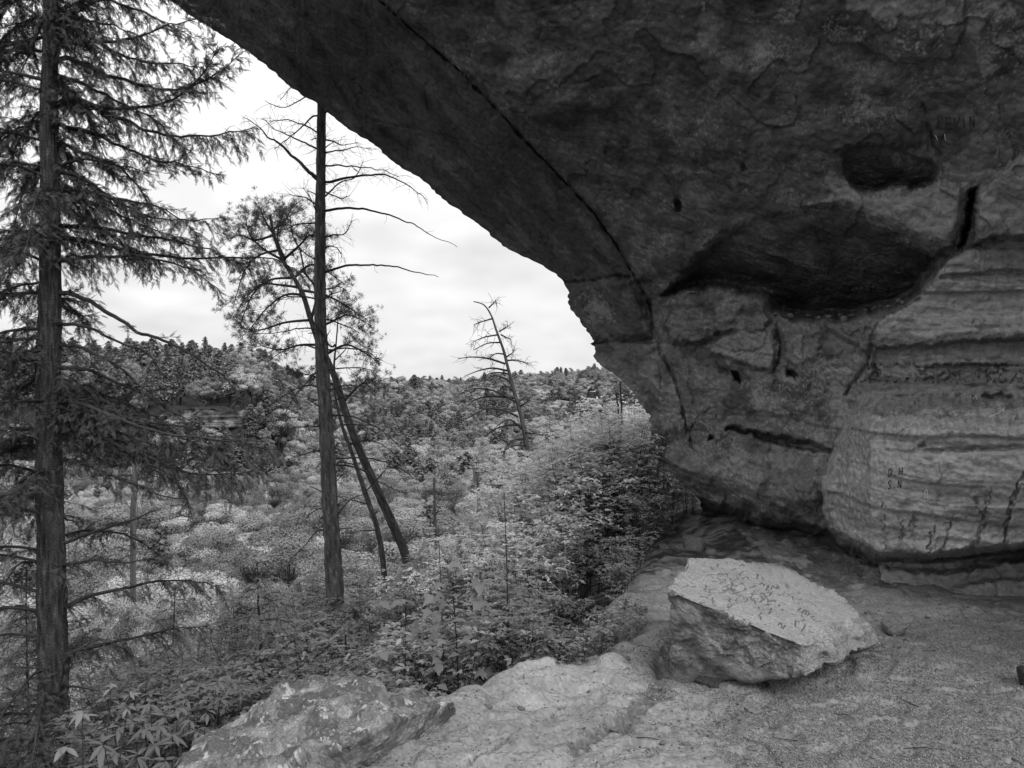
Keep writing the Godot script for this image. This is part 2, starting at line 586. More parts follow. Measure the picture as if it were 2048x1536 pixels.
# outline, depth in metres (minus stands out), softness in pixels, extra depth at the foot of the outline
const HOLLOWS := [
	# the long shadowed shelter under the brow
	[[1430, 470, 1520, 428, 1610, 414, 1700, 428, 1790, 468, 1850, 498, 1896, 512, 1860, 560, 1838, 590, 1800, 612, 1745, 628, 1700, 640, 1600, 642, 1545, 625, 1530, 598, 1440, 578, 1330, 588], 0.10, 20.0, 2.3],
	# the scooped pocket above it
	[[1690, 292, 1740, 286, 1800, 296, 1835, 318, 1868, 318, 1880, 345, 1868, 370, 1835, 378, 1790, 372, 1755, 380, 1725, 386, 1700, 375, 1685, 345, 1682, 315], 0.10, 8.0, 0.42],
	# the gap between brow and column
	[[1952, 375, 1944, 430, 1930, 490, 1918, 502, 1922, 470, 1934, 420, 1938, 385], 0.8, 10.0, 0.0],
	# undercut below the overhanging belly
	[[1290, 955, 1345, 962, 1400, 1000, 1450, 1012, 1520, 1042, 1600, 1052, 1660, 1062, 1700, 1100, 1760, 1130, 1760, 1350, 1300, 1350], 1.5, 22.0, 0.0],
	# the belly above it stands out
	[[1310, 905, 1400, 900, 1500, 905, 1600, 925, 1665, 935, 1665, 1060, 1600, 1052, 1520, 1042, 1450, 1012, 1400, 998, 1340, 958], -0.55, 60.0, 0.0],
	# undercut below the buttress
	[[1676, 1082, 1750, 1116, 1800, 1108, 1850, 1118, 1900, 1112, 1960, 1102, 2048, 1092, 2200, 1080, 2200, 1350, 1700, 1350], 0.24, 12.0, 0.0],
	# layered plinth that steps out again
	[[1722, 1140, 1760, 1132, 1830, 1136, 1900, 1142, 1990, 1122, 2200, 1100, 2200, 1350, 1700, 1350], -0.30, 12.0, 0.0], [[1726, 1172, 1800, 1176, 1880, 1180, 1960, 1160, 2200, 1140, 2200, 1350, 1720, 1350], -0.16, 8.0, 0.0],
	# long slot
	[[1450, 850, 1500, 858, 1560, 872, 1620, 882, 1672, 900, 1668, 908, 1610, 902, 1560, 894, 1500, 872, 1452, 860], 0.34, 7.0, 0.0],
	[[1462, 742, 1478, 744, 1484, 760, 1478, 768, 1466, 764], 0.35, 7.0, 0.0], [[1430, 720, 1462, 738, 1470, 760, 1440, 750], 0.10, 10.0, 0.0],
	[[1572, 736, 1588, 738, 1596, 752, 1588, 758, 1574, 750], 0.3, 6.0, 0.0], [[1416, 880, 1420, 869, 1428, 872, 1430, 880], 0.25, 3.0, 0.0],
	[[1425, 668, 1434, 662, 1446, 662, 1440, 672, 1430, 674], 0.2, 4.0, 0.0], [[1348, 402, 1356, 396, 1364, 408, 1362, 426, 1352, 424], 0.3, 6.0, 0.0], [[1478, 328, 1490, 326, 1494, 340, 1482, 344], 0.12, 5.0, 0.0],
	[[1536, 556, 1548, 552, 1552, 564, 1540, 568], 0.08, 5.0, 0.0], [[1270, 900, 1330, 890, 1330, 915, 1345, 935, 1320, 930], 0.12, 8.0, 0.0],
	[[1760, 792, 1800, 790, 1870, 786, 1920, 790, 1930, 797, 1860, 800, 1790, 800], 0.05, 5.0, 0.0], [[1960, 792, 2000, 786, 2030, 792, 2020, 801, 1970, 800], 0.12, 5.0, 0.0], [[1832, 892, 1848, 886, 1854, 893, 1838, 897], 0.1, 3.0, 0.0],
	[[1690, 800, 1760, 815, 1735, 826, 1700, 822], 0.06, 6.0, 0.0],
	# the dark honeycombed bed and other recessed beds of the buttress
	[[1748, 694, 1850, 688, 1950, 680, 2200, 664, 2200, 756, 1950, 764, 1850, 768, 1740, 756], 0.14, 7.0, 0.0], [[1880, 548, 2000, 540, 2200, 536, 2200, 566, 2000, 566, 1880, 562], 0.08, 5.0, 0.0], [[1760, 900, 1900, 896, 2200, 880, 2200, 892, 1900, 906, 1780, 908], 0.06, 4.0, 0.0],
	# flat standing-out pieces: block left of the shelter, fin above it, plates
	[[1310, 598, 1400, 588, 1440, 582, 1528, 600, 1545, 640, 1530, 662, 1460, 668, 1400, 690, 1340, 690, 1318, 640], -0.20, 10.0, 0.0],
	[[1400, 690, 1470, 662, 1545, 650, 1556, 700, 1545, 745, 1500, 735, 1430, 712], -0.16, 8.0, 0.0],
	[[1556, 650, 1600, 642, 1650, 660, 1640, 710, 1600, 740, 1568, 728, 1560, 690], -0.10, 12.0, 0.0],
	[[1640, 650, 1700, 645, 1760, 640, 1742, 690, 1735, 712, 1700, 690], -0.10, 10.0, 0.0],
	[[1700, 375, 1755, 383, 1835, 380, 1880, 355, 1935, 370, 1930, 440, 1905, 500, 1850, 490, 1790, 462, 1700, 424, 1600, 410, 1640, 395], -0.22, 20.0, 0.0],
	[[1952, 385, 1990, 352, 2048, 305, 2200, 240, 2200, 520, 2048, 480, 1990, 476, 1945, 492], -0.42, 9.0, 0.0],
	[[1140, 572, 1262, 556, 1300, 640, 1306, 676, 1192, 684, 1150, 640], -0.14, 12.0, 0.0],
	[[1384, 500, 1396, 560, 1330, 590, 1290, 560, 1300, 510, 1350, 502], -0.10, 10.0, 0.0],
	[[1620, 34, 1640, 60, 1650, 84, 1720, 90, 1790, 130, 1900, 120, 1930, 60, 1930, -60, 1600, -60], -0.07, 5.0, 0.0]]

const BUTTRESS := [1990, 474, 1940, 500, 1900, 515, 1868, 560, 1835, 600, 1790, 622, 1756, 645, 1742, 690, 1738, 730, 1712, 790, 1700, 830, 1672, 880, 1652, 940, 1643, 980, 1645, 1020, 1658, 1060, 1690, 1084, 1750, 1118, 1850, 1122, 1960, 1105, 2300, 1085, 2900, 1090, 2900, 420, 2300, 450, 2048, 470]

# line, half width in pixels, depth in metres
const CRACKS := [
	[[700, -60, 760, 0, 830, 62, 880, 105, 930, 150, 1000, 222, 1040, 268, 1080, 310, 1130, 362, 1190, 425, 1235, 490, 1262, 540], 4.5, 0.22],
	[[1262, 540, 1290, 590, 1300, 610, 1308, 660, 1330, 720, 1350, 760, 1362, 800, 1372, 850, 1386, 900], 4.5, 0.16],
	[[1130, 566, 1180, 562, 1230, 554, 1270, 556], 4.0, 0.12], [[1186, 688, 1230, 682, 1280, 684, 1312, 676], 4.0, 0.10],
	[[640, 212, 720, 235, 800, 252, 880, 270, 960, 288, 1050, 300], 3.0, 0.05], [[860, 165, 920, 215, 990, 270, 1060, 320, 1120, 372, 1180, 436], 5.0, 0.035], [[560, 90, 660, 130, 740, 190, 790, 215], 3.0, 0.04], [[820, 60, 800, 120, 760, 150, 700, 160], 2.5, 0.04], [[960, 430, 1040, 470, 1120, 500, 1200, 510], 3.0, 0.03], [[1310, 700, 1322, 760, 1316, 800, 1360, 806], 3.0, 0.06],
	[[1400, 690, 1470, 702, 1550, 712], 3.0, 0.05], [[1380, 860, 1395, 835, 1420, 818, 1450, 812], 3.0, 0.06], [[1846, 208, 1858, 250, 1866, 290, 1882, 312], 4.0, 0.08],
	[[1552, 650, 1560, 690, 1556, 720, 1545, 745], 4.0, 0.12], [[1320, 592, 1400, 588, 1440, 578, 1530, 596], 4.0, 0.12], [[1400, 512, 1396, 556, 1390, 582], 3.0, 0.06],
	[[1742, 690, 1734, 728, 1712, 760, 1690, 790], 4.0, 0.12], [[1770, 842, 1768, 880, 1776, 900], 3.0, 0.06], [[1806, 860, 1804, 888, 1820, 898], 3.0, 0.06], [[2015, 805, 2012, 850, 2018, 880], 3.0, 0.06],
	[[1878, 925, 1882, 950, 1880, 990, 1872, 1010], 2.5, 0.05], [[1645, 955, 1700, 962, 1745, 970], 2.2, 0.04], [[1665, 1010, 1700, 1020, 1742, 1030], 3.0, 0.06], [[1660, 905, 1700, 908, 1745, 916], 1.8, 0.025],
	[[1766, 1006, 1768, 1050, 1772, 1094], 3.5, 0.09], [[1828, 1040, 1822, 1065, 1826, 1100], 4.0, 0.10], [[1868, 1050, 1860, 1085, 1855, 1110], 4.0, 0.10], [[1905, 1030, 1895, 1070, 1880, 1110], 4.0, 0.12],
	[[1950, 1000, 1970, 1040, 1955, 1075, 1945, 1105], 4.5, 0.14], [[1980, 985, 1968, 1030, 1962, 1060], 3.0, 0.08], [[2048, 940, 2030, 985, 2012, 1050, 2010, 1090], 6.0, 0.2], [[1800, 1030, 1806, 1060, 1800, 1098], 3.0, 0.06],
	[[1400, 700, 1440, 730, 1500, 742], 2.0, 0.03], [[1730, 760, 1850, 768, 1950, 772, 2060, 778], 6.0, 0.06], [[1750, 700, 1850, 702, 1950, 690, 2060, 672], 4.0, 0.05], [[1870, 612, 1950, 608, 2060, 618], 3.0, 0.04],
	[[1880, 555, 1960, 548, 2060, 552], 4.0, 0.05], [[1740, 735, 1840, 738, 1960, 730, 2060, 735], 4.0, 0.06], [[1950, 640, 1940, 680, 1925, 700], 3.0, 0.05], [[1950, 655, 2000, 670, 2060, 668], 3.0, 0.06],
	[[1160, 0, 1040, 28, 1010, 10], 2.5, 0.03], [[1110, 164, 1130, 170, 1165, 166, 1200, 152], 3.0, 0.04], [[1330, 350, 1350, 390, 1358, 405], 2.0, 0.05], [[1500, 455, 1560, 430, 1640, 415], 3.0, 0.04],
	[[1400, 1060, 1430, 1066, 1466, 1084], 3.0, 0.08]]

# places where pale lichen crust is thick: outline
const LICHEN := [
	[1480, 760, 1560, 720, 1640, 690, 1720, 740, 1700, 800, 1720, 860, 1640, 900, 1560, 850, 1490, 820], [1310, 780, 1400, 820, 1480, 880, 1560, 960, 1500, 1000, 1400, 940, 1320, 900],
	[1640, 20, 1720, 30, 1760, 80, 1700, 90, 1640, 70], [1520, 30, 1600, 20, 1590, 50, 1520, 40], [1480, 90, 1560, 80, 1590, 110, 1500, 140], [1450, 120, 1540, 118, 1600, 130, 1480, 140],
	[1620, 210, 1740, 215, 1790, 240, 1760, 270, 1660, 240], [1780, 40, 1860, 30, 1900, 60, 1880, 110, 1800, 110], [1960, -20, 2060, 30, 2060, 160, 1980, 150], [1650, 570, 1740, 560, 1800, 530, 1840, 520, 1800, 560, 1700, 590],
	[1560, 610, 1640, 590, 1720, 575, 1700, 600, 1600, 630], [1140, 580, 1220, 590, 1250, 660, 1180, 650], [1680, 170, 1760, 190, 1840, 220, 1800, 250, 1700, 220]]

# paler patches of the wall rock: outline
const PALE := [
	[1655, 330, 1685, 345, 1700, 376, 1755, 383, 1835, 380, 1882, 350, 1935, 372, 1930, 440, 1905, 500, 1850, 490, 1790, 462, 1690, 420, 1600, 408, 1680, 395, 1640, 365],
	[1955, 380, 1990, 352, 2048, 305, 2200, 240, 2200, 520, 2048, 480, 1990, 476, 1945, 492], [1935, 20, 1975, 30, 1965, 70, 1960, 110, 1990, 130, 1975, 165, 1945, 110, 1925, 70], [1660, -20, 1860, -30, 1920, 20, 1900, 60, 1830, 30, 1780, 45, 1700, 20],
	[1405, 695, 1470, 668, 1540, 655, 1552, 700, 1540, 738, 1480, 728, 1430, 712], [1420, 1010, 1480, 1030, 1560, 1060, 1640, 1075, 1700, 1110, 1700, 1240, 1380, 1240, 1380, 1080]]

var wall_u0 := PackedFloat32Array()
var wall_v := PackedFloat32Array()
var wall_d := PackedFloat32Array()
var wall_n := 0

func thin_plate(pts: Array) -> PackedFloat64Array:
	# weights of a thin-plate spline through the control depths
	var m := pts.size()
	var s := m + 3
	var a: Array[PackedFloat64Array] = []
	for r in s:
		var row := PackedFloat64Array()
		row.resize(s + 1)
		a.append(row)
	for r in m:
		for c in m:
			a[r][c] = plate(pts[r][0] - pts[c][0], pts[r][1] - pts[c][1])
		a[r][r] += 0.02
		a[r][m] = 1.0
		a[r][m + 1] = pts[r][0] / 1000.0
		a[r][m + 2] = pts[r][1] / 1000.0
		a[m][r] = 1.0
		a[m + 1][r] = pts[r][0] / 1000.0
		a[m + 2][r] = pts[r][1] / 1000.0
		a[r][s] = pts[r][2]
	for p in s:
		var best := p
		for r in range(p + 1, s):
			if absf(a[r][p]) > absf(a[best][p]):
				best = r
		var tmp := a[p]
		a[p] = a[best]
		a[best] = tmp
		for r in range(p + 1, s):
			var f := a[r][p] / a[p][p]
			if f == 0.0:
				continue
			for c in range(p, s + 1):
				a[r][c] -= f * a[p][c]
	var w := PackedFloat64Array()
	w.resize(s)
	for p in range(s - 1, -1, -1):
		var t := a[p][s]
		for c in range(p + 1, s):
			t -= a[p][c] * w[c]
		w[p] = t / a[p][p]
	return w

func hash1(k: int) -> float:
	var s := sin(k * 12.9898 + 4.1) * 43758.5453
	return s - floorf(s) - 0.5

func plate(dx: float, dy: float) -> float:
	var r2 := (dx * dx + dy * dy) * 1e-6
	return 0.5 * r2 * log(r2) if r2 > 1e-12 else 0.0

func wall_depth(u: float, v: float) -> float:
	# depth of the finished rock face behind a photo pixel
	var r := 0
	while r < wall_v.size() - 2 and wall_v[r + 1] < v:
		r += 1
	var t := clampf((v - wall_v[r]) / (wall_v[r + 1] - wall_v[r]), 0.0, 1.0)
	var out := 0.0
	for k in 2:
		var x := clampf((u - wall_u0[r + k]) / (2120.0 - wall_u0[r + k]), 0.0, 1.0) * (wall_n - 1)
		var c := mini(int(x), wall_n - 2)
		var dd := lerpf(wall_d[(r + k) * wall_n + c], wall_d[(r + k) * wall_n + c + 1], x - c)
		out += dd * (t if k == 1 else 1.0 - t)
	return out

func build_arch() -> void:
	var w := thin_plate(WALL)
	var m := WALL.size()
	# coarse table of base depth
	var gu := 40
	var step := 12.0
	var nu := int(3200.0 / step) + 1
	var nv := int(1800.0 / step) + 1
	var base := PackedFloat32Array()
	base.resize(nu * nv)
	for b in nv:
		var v := -430.0 + b * step
		for a in nu:
			var u := -300.0 + a * step
			var t := w[m] + w[m + 1] * u / 1000.0 + w[m + 2] * v / 1000.0
			for k in m:
				t += w[k] * plate(u - WALL[k][0], v - WALL[k][1])
			base[b * nu + a] = t
	# rows and columns of the face
	var v := -420.0
	while v < 1345.0:
		wall_v.append(v)
		v += 12.0 if v < -20.0 else (3.0 if v < 1240.0 else 15.0)
	var nr := wall_v.size()
	wall_n = 530
	wall_u0.resize(nr)
	wall_d.resize(nr * wall_n)
	var us := PackedFloat32Array()
	us.resize(nr * wall_n)
	var mask := PackedFloat32Array()
	mask.resize(nr * wall_n)
	var crack := PackedFloat32Array()
	crack.resize(nr * wall_n)
	var lich := PackedFloat32Array()
	lich.resize(nr * wall_n)
	for r in nr:
		var vv := wall_v[r]
		var u0: float = line_at(RIM, vv)
		u0 += 9.0 * n_mid.get_noise_2d(vv * 0.016, 3.0) + 4.0 * n_hi.get_noise_2d(vv * 0.09, 8.0)
		wall_u0[r] = u0
		for c in wall_n:
			var u := u0 + (2120.0 - u0) * c / (wall_n - 1)
			us[r * wall_n + c] = u
			var x := clampf((u + 300.0) / step, 0.0, nu - 1.001)
			var y := clampf((vv + 430.0) / step, 0.0, nv - 1.001)
			var xi := int(x)
			var yi := int(y)
			var fx := x - xi
			var fy := y - yi
			fx = fx * fx * (3.0 - 2.0 * fx) * 0.3 + fx * 0.7
			var k := yi * nu + xi
			wall_d[r * wall_n + c] = lerpf(lerpf(base[k], base[k + 1], fx), lerpf(base[k + nu], base[k + nu + 1], fx), fy)
	# the buttress stands out
	var wob := 7.0
	var bp := to_poly(BUTTRESS)
	for r in nr:
		var vv := wall_v[r]
		if vv < 380.0 or vv > 1160.0:
			continue
		for c in wall_n:
			var k := r * wall_n + c
			var u := us[k]
			if u < 1600.0:
				continue
			var q := Vector2(u + wob * n_mid.get_noise_2d(u * 0.02, vv * 0.02), vv + wob * n_mid.get_noise_2d(u * 0.02 + 50.0, vv * 0.02))
			var s := poly_dist(q, bp)
			var inside := smoothstep(5.0, -16.0, s)
			mask[k] = smoothstep(3.0, -3.0, s)
			var top := smoothstep(780.0, 870.0, vv + 10.0 * n_mid.get_noise_2d(u * 0.03, vv * 0.03))
			if vv > 800.0 and u < 1742.0:
				wall_d[k] += inside * 0.005 * (1742.0 - u) * smoothstep(800.0, 860.0, vv)
			wall_d[k] -= inside * lerpf(0.06, 0.85, top) + 0.25 * smoothstep(-20.0, -160.0, s) * top
	for h in HOLLOWS:
		var pl := to_poly(h[0])
		var lo := pl[0]
		var hi := pl[0]
		for q in pl:
			lo = lo.min(q)
			hi = hi.max(q)
		var soft: float = h[2]
		for r in nr:
			var vv := wall_v[r]
			if vv < lo.y - soft - 8.0 or vv > hi.y + soft + 8.0:
				continue
			for c in wall_n:
				var k := r * wall_n + c
				var u := us[k]
				if u < lo.x - soft - 8.0 or u > hi.x + soft + 8.0:
					continue
				var jit := minf(soft, 6.0)
				var q := Vector2(u + jit * n_mid.get_noise_2d(u * 0.03, vv * 0.03), vv + jit * n_mid.get_noise_2d(u * 0.03, vv * 0.03 + 70.0))
				var s := poly_dist(q, pl)
				var inn := smoothstep(soft * 0.25, -soft, s)
				if inn > 0.0:
					var foot := clampf((vv - lo.y) / (hi.y - lo.y), 0.0, 1.0)
					wall_d[k] += inn * (h[1] + h[3] * foot * foot)
	for g in CRACKS:
		var pl := to_poly(g[0])
		var hw: float = g[1]
		var warp := 3.0
		if pl[0].x > 1740.0 and pl[0].y > 930.0:
			warp = 9.0
		for e in pl.size() - 1:
			var a := pl[e]
			var b := pl[e + 1]
			var lo := a.min(b) - Vector2(hw, hw) * 3.0
			var hi := a.max(b) + Vector2(hw, hw) * 3.0
			for r in nr:
				var vv := wall_v[r]
				if vv < lo.y or vv > hi.y:
					continue
				var u0 := wall_u0[r]
				var c0 := maxi(0, int((lo.x - u0) / (2120.0 - u0) * (wall_n - 1)))
				var c1 := mini(wall_n - 1, int((hi.x - u0) / (2120.0 - u0) * (wall_n - 1)) + 1)
				for c in range(c0, c1 + 1):
					var k := r * wall_n + c
					var u := us[k]
					var s := seg_dist(Vector2(u + warp * n_hi.get_noise_2d(u * 0.05, vv * 0.05), vv + warp * n_hi.get_noise_2d(u * 0.05 + 20.0, vv * 0.05)), a, b)
					var wear := clampf(0.75 + 0.8 * n_mid.get_noise_2d(u * 0.025 + 11.0, vv * 0.025), 0.15, 1.0)
					if u > 1700.0 and vv > 600.0:
						wear *= 0.5
					crack[k] = maxf(crack[k], wear * g[2] * smoothstep(hw * clampf(1.0 + 1.5 * n_mid.get_noise_2d(u * 0.014, vv * 0.014) + 0.5 * n_mid.get_noise_2d(u * 0.05, vv * 0.05), 0.35, 2.4), 0.0, s))
	var pale := PackedFloat32Array()
	pale.resize(nr * wall_n)
	for gi in LICHEN.size() + PALE.size():
		var is_pale := gi >= LICHEN.size()
		var pl := to_poly(PALE[gi - LICHEN.size()] if is_pale else LICHEN[gi])
		var lo := pl[0]
		var hi := pl[0]
		for q in pl:
			lo = lo.min(q)
			hi = hi.max(q)
		for r in nr:
			var vv := wall_v[r]
			if vv < lo.y - 20.0 or vv > hi.y + 20.0:
				continue
			for c in wall_n:
				var k := r * wall_n + c
				if us[k] > lo.x - 20.0 and us[k] < hi.x + 20.0:
					var inn := smoothstep(12.0, -14.0, poly_dist(Vector2(us[k] + 16.0 * n_mid.get_noise_2d(us[k] * 0.025, vv * 0.025), vv + 16.0 * n_mid.get_noise_2d(us[k] * 0.025 + 30.0, vv * 0.025)), pl))
					if is_pale:
						pale[k] = maxf(pale[k], inn)
					else:
						lich[k] = maxf(lich[k], inn)
	# relief: bedding, scaling plates and roughness; then colour
	var crease := to_poly(CRACKS[0][0])
	var extra := 36
	var back := 26
	var nc := back + wall_n + extra
	var mb := MB.new()
	mb.v.resize(nr * nc)
	mb.c.resize(nr * nc)
	var zone := PackedByteArray()
	zone.resize(nr * nc)
	for r in nr:
		var vv := wall_v[r]
		var cu: float = 1e9
		if vv < 540.0:
			for e in crease.size() - 1:
				if vv >= crease[e].y and vv <= crease[e + 1].y:
					cu = lerpf(crease[e].x, crease[e + 1].x, (vv - crease[e].y) / (crease[e + 1].y - crease[e].y))
			if vv < -60.0:
				cu = 700.0 - (-60.0 - vv) * 0.8
		else:
			cu = 1262.0 if vv < 560.0 else (1305.0 if vv < 690.0 else -1.0)
		for c in wall_n:
			var k := r * wall_n + c
			var u := us[k]
			var d := wall_d[k]
			var p := px(u, vv, d)
			var b := mask[k]
			var soffit := u < cu
			var lo := n_low.get_noise_3d(p.x * 0.55, p.y * 0.55, p.z * 0.55)
			var mi := n_mid.get_noise_3d(p.x * 1.7, p.y * 2.3, p.z * 1.7)
			var hi := n_hi.get_noise_3d(p.x * 7.0, p.y * 9.0, p.z * 7.0)
			# bedding planes dip gently; cross-beds run steeper between them
			var yb := p.y + 0.06 * p.x + 0.10 * lo
			# beds of uneven thickness broken into blocks: each stands out or back by its own measure
			var ts := yb * 4.6 + 0.5 * n_low.get_noise_3d(p.x * 0.25, p.y * 0.8, p.z * 0.25 + 9.0)
			var ti := int(floorf(ts))
			var tf := ts - ti
			var step_in := smoothstep(0.82, 0.98, tf)
			var along := p.x * 0.9 - p.z * 0.5
			var b0 := hash1(ti * 7 + int(floorf(along * (0.7 + hash1(ti)) + 3.0 * hash1(ti + 50))))
			var b1 := hash1((ti + 1) * 7 + int(floorf(along * (0.7 + hash1(ti + 1)) + 3.0 * hash1(ti + 51))))
			var bed_step := lerpf(hash1(ti) + 0.25 * b0, hash1(ti + 1) + 0.25 * b1, step_in)
			var lam := n_mid.get_noise_3d(p.x * 0.35, yb * 17.0, p.z * 0.35)
			var bed := n_mid.get_noise_3d(p.x * 0.35, yb * 6.5, p.z * 0.35)
			var cross := n_mid.get_noise_3d(p.x * 0.5, (p.y + 0.38 * p.x) * 11.0, p.z * 0.5 + 40.0)
			var pl := lo * 1.7 + mi * 0.22
			var plate_edge := smoothstep(0.42, 0.58, pl - floorf(pl))
			var low_wall := smoothstep(560.0, 640.0, vv)
			var dd := 0.15 * lo + 0.045 * mi + 0.018 * hi
			dd += 0.035 * plate_edge * (1.0 - b)
			var t2 := yb * 12.0 + 0.4 * lo
			var i2 := int(floorf(t2))
			var thin := lerpf(hash1(i2 + 300), hash1(i2 + 301), smoothstep(0.8, 0.95, t2 - i2)) * (0.6 + mi)
			dd += (0.15 * bed_step + 0.05 * thin + 0.016 * lam + 0.012 * cross) * maxf(b, 0.40 * low_wall)
			if b > 0.5:
				dd += 0.012 * absf(n_hi.get_noise_3d(p.x * 15.0, p.y * 24.0, p.z * 15.0))
				if vv > 728.0 and vv < 768.0:
					dd += 0.07 * smoothstep(0.28, 0.10, n_cell.get_noise_3d(p.x * 9.0, p.y * 13.0, p.z * 9.0) + 1.0 + 0.5 * mi)
			if soffit:
				dd = 0.09 * lo + 0.025 * mi + 0.007 * hi + 0.03 * n_mid.get_noise_3d(p.x * 0.8 + p.y, p.y * 3.0, p.z * 2.5) + 0.025 * smoothstep(0.45, 0.55, lo * 1.5 + mi * 0.15 - floorf(lo * 1.5 + mi * 0.15))
				d += 0.10 * smoothstep(cu - 46.0, cu - 4.0, u)
			var edge_keep := smoothstep(0.0, 30.0, u - wall_u0[r])
			d += dd * lerpf(0.35, 1.0, edge_keep) + crack[k]
			wall_d[k] = d
			p = px(u, vv, d)
			var at := r * nc + back + c
			mb.v[at] = p
			# colour
			var f2 := n_hi.get_noise_3d(p.x * 26.0, p.y * 26.0, p.z * 26.0)
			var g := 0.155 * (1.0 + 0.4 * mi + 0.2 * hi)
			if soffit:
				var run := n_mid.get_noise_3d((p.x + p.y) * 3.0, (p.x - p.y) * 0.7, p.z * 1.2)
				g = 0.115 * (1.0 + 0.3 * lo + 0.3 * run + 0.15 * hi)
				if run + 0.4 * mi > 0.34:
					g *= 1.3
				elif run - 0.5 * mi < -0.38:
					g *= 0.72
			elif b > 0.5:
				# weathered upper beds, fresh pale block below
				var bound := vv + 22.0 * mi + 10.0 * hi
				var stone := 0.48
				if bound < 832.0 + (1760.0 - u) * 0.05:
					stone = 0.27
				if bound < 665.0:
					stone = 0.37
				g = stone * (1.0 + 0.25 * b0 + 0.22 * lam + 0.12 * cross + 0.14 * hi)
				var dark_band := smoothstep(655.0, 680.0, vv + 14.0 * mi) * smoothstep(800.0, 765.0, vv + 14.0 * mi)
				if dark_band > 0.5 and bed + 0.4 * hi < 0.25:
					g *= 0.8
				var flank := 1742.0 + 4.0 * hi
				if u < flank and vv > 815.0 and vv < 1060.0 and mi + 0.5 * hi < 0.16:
					g = 0.36 * (1.0 + 0.15 * hi)  # darker flank: lichen, plus the shade of its left turn in the colour
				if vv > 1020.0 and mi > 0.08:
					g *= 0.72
			else:
				# dark weathering crust with paler scars; thinner crust on the lower wall
				if vv + 30.0 * mi > 600.0:
					g *= 1.25
				if mi + 0.5 * lo < -0.22:
					g *= 0.72
				if lo + 0.5 * mi > 0.42:
					g *= 1.35
			if pale[k] > 0.5 + 0.5 * mi + 0.2 * hi:
				g = 0.30 * (1.0 + 0.25 * bed + 0.2 * hi + 0.2 * mi)
			var crust := lich[k]
			if not soffit:
				crust = maxf(crust, 0.22 * (1.0 - b))
			if crust > 0.05 and f2 + 0.9 * mi + 0.35 * hi > 0.82 - 0.75 * crust:
				g = lerpf(g, 0.36, 0.65 + 0.3 * hi)
			if vv > 1060.0 and b < 0.5 and mi > -0.1:
				g = 0.26 * (1.0 + 0.3 * hi)
			if u > 1715.0 and vv > 1126.0 + 8.0 * mi:
				g = 0.42 * (1.0 + 0.25 * lam + 0.2 * hi)
			g = clampf(g, 0.05, 0.5)
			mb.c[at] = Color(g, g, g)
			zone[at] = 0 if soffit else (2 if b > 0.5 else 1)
		# right of the frame
		for c in extra:
			var u := 2120.0 + pow(float(c + 1) / extra, 1.4) * 700.0
			var x := clampf((u + 300.0) / step, 0.0, nu - 1.001)
			var y := clampf((vv + 430.0) / step, 0.0, nv - 1.001)
			var k := int(y) * nu + int(x)
			var d := lerpf(base[k], base[k + nu], y - int(y))
			var shift := wall_d[r * wall_n + wall_n - 1]
			var x1 := clampf((2120.0 + 300.0) / step, 0.0, nu - 1.001)
			var k1 := int(y) * nu + int(x1)
			shift -= lerpf(base[k1], base[k1 + nu], y - int(y))
			var p := px(u, vv, d + shift)
			var at := r * nc + back + wall_n + c
			mb.v[at] = p + Vector3(0.1, 0.1, 0.2) * n_mid.get_noise_3dv(p * 1.6)
			var g := 0.25 * (1.0 + 0.3 * n_mid.get_noise_3dv(p * 2.0))
			mb.c[at] = Color(g, g, g)
			zone[at] = zone[r * nc + back + wall_n - 1]
		# round the rim and along the far side
		var d0 := wall_d[r * wall_n]
		for j in back:
			var s := float(back - j) / back
			var t := pow(s, 2.2)
			var p := px(wall_u0[r] + 2.0 * s + 700.0 * pow(s, 3.5), vv - 60.0 * t, d0 + 0.4 * s + 1.3 * t)
			p += Vector3(0.15, 0.2, 0.2) * n_mid.get_noise_3dv(p * 1.3) * s
			var at := r * nc + j
			mb.v[at] = p
			var g := 0.2 * (1.0 + 0.3 * n_mid.get_noise_3dv(p * 2.0))
			mb.c[at] = Color(g, g, g)
			zone[at] = 0 if vv < 560.0 else 1
	# top: the span's upper side leans back over the face
	for k in nc:
		zone[k] = zone[nc + k]
	var idx: Array[PackedInt32Array] = [PackedInt32Array(), PackedInt32Array(), PackedInt32Array()]
	mb.i.resize((nr - 1) * (nc - 1) * 6)
	var q := 0
	for r in nr - 1:
		for c in nc - 1:
			var a := r * nc + c
			var e := a + nc
			mb.i[q] = a
			mb.i[q + 1] = a + 1
			mb.i[q + 2] = e
			mb.i[q + 3] = a + 1
			mb.i[q + 4] = e + 1
			mb.i[q + 5] = e
			var z := zone[a]
			idx[z].append_array(mb.i.slice(q, q + 6))
			q += 6
	mb.smooth()
	var root := thing("natural_arch", "huge dark sandstone arch rising from the ledge and spanning the gorge view", "rock arch", Vector3(3.0, 0.0, -11.0))
	var names := ["soffit", "wall", "buttress"]
	var notes := ["smooth dark underside of the span, split from the wall by a long crack", "dark lichen-spotted wall with hollows, slots and holes", "pale bulging layered buttress with vertical runnels at its foot"]
	for z in 3:
		var sub := MB.new()
		var map := PackedInt32Array()
		map.resize(mb.v.size())
		map.fill(-1)
		for k in idx[z]:
			if map[k] < 0:
				map[k] = sub.v.size()
				sub.v.append(mb.v[k] - root.position)
				sub.n.append(mb.n[k])
				sub.c.append(mb.c[k])
			sub.i.append(map[k])
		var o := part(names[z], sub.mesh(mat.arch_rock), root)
		o.set_meta("label", notes[z])
	# the solid rock above and behind, which carries the span
	var top := MB.new()
	var nt := 40
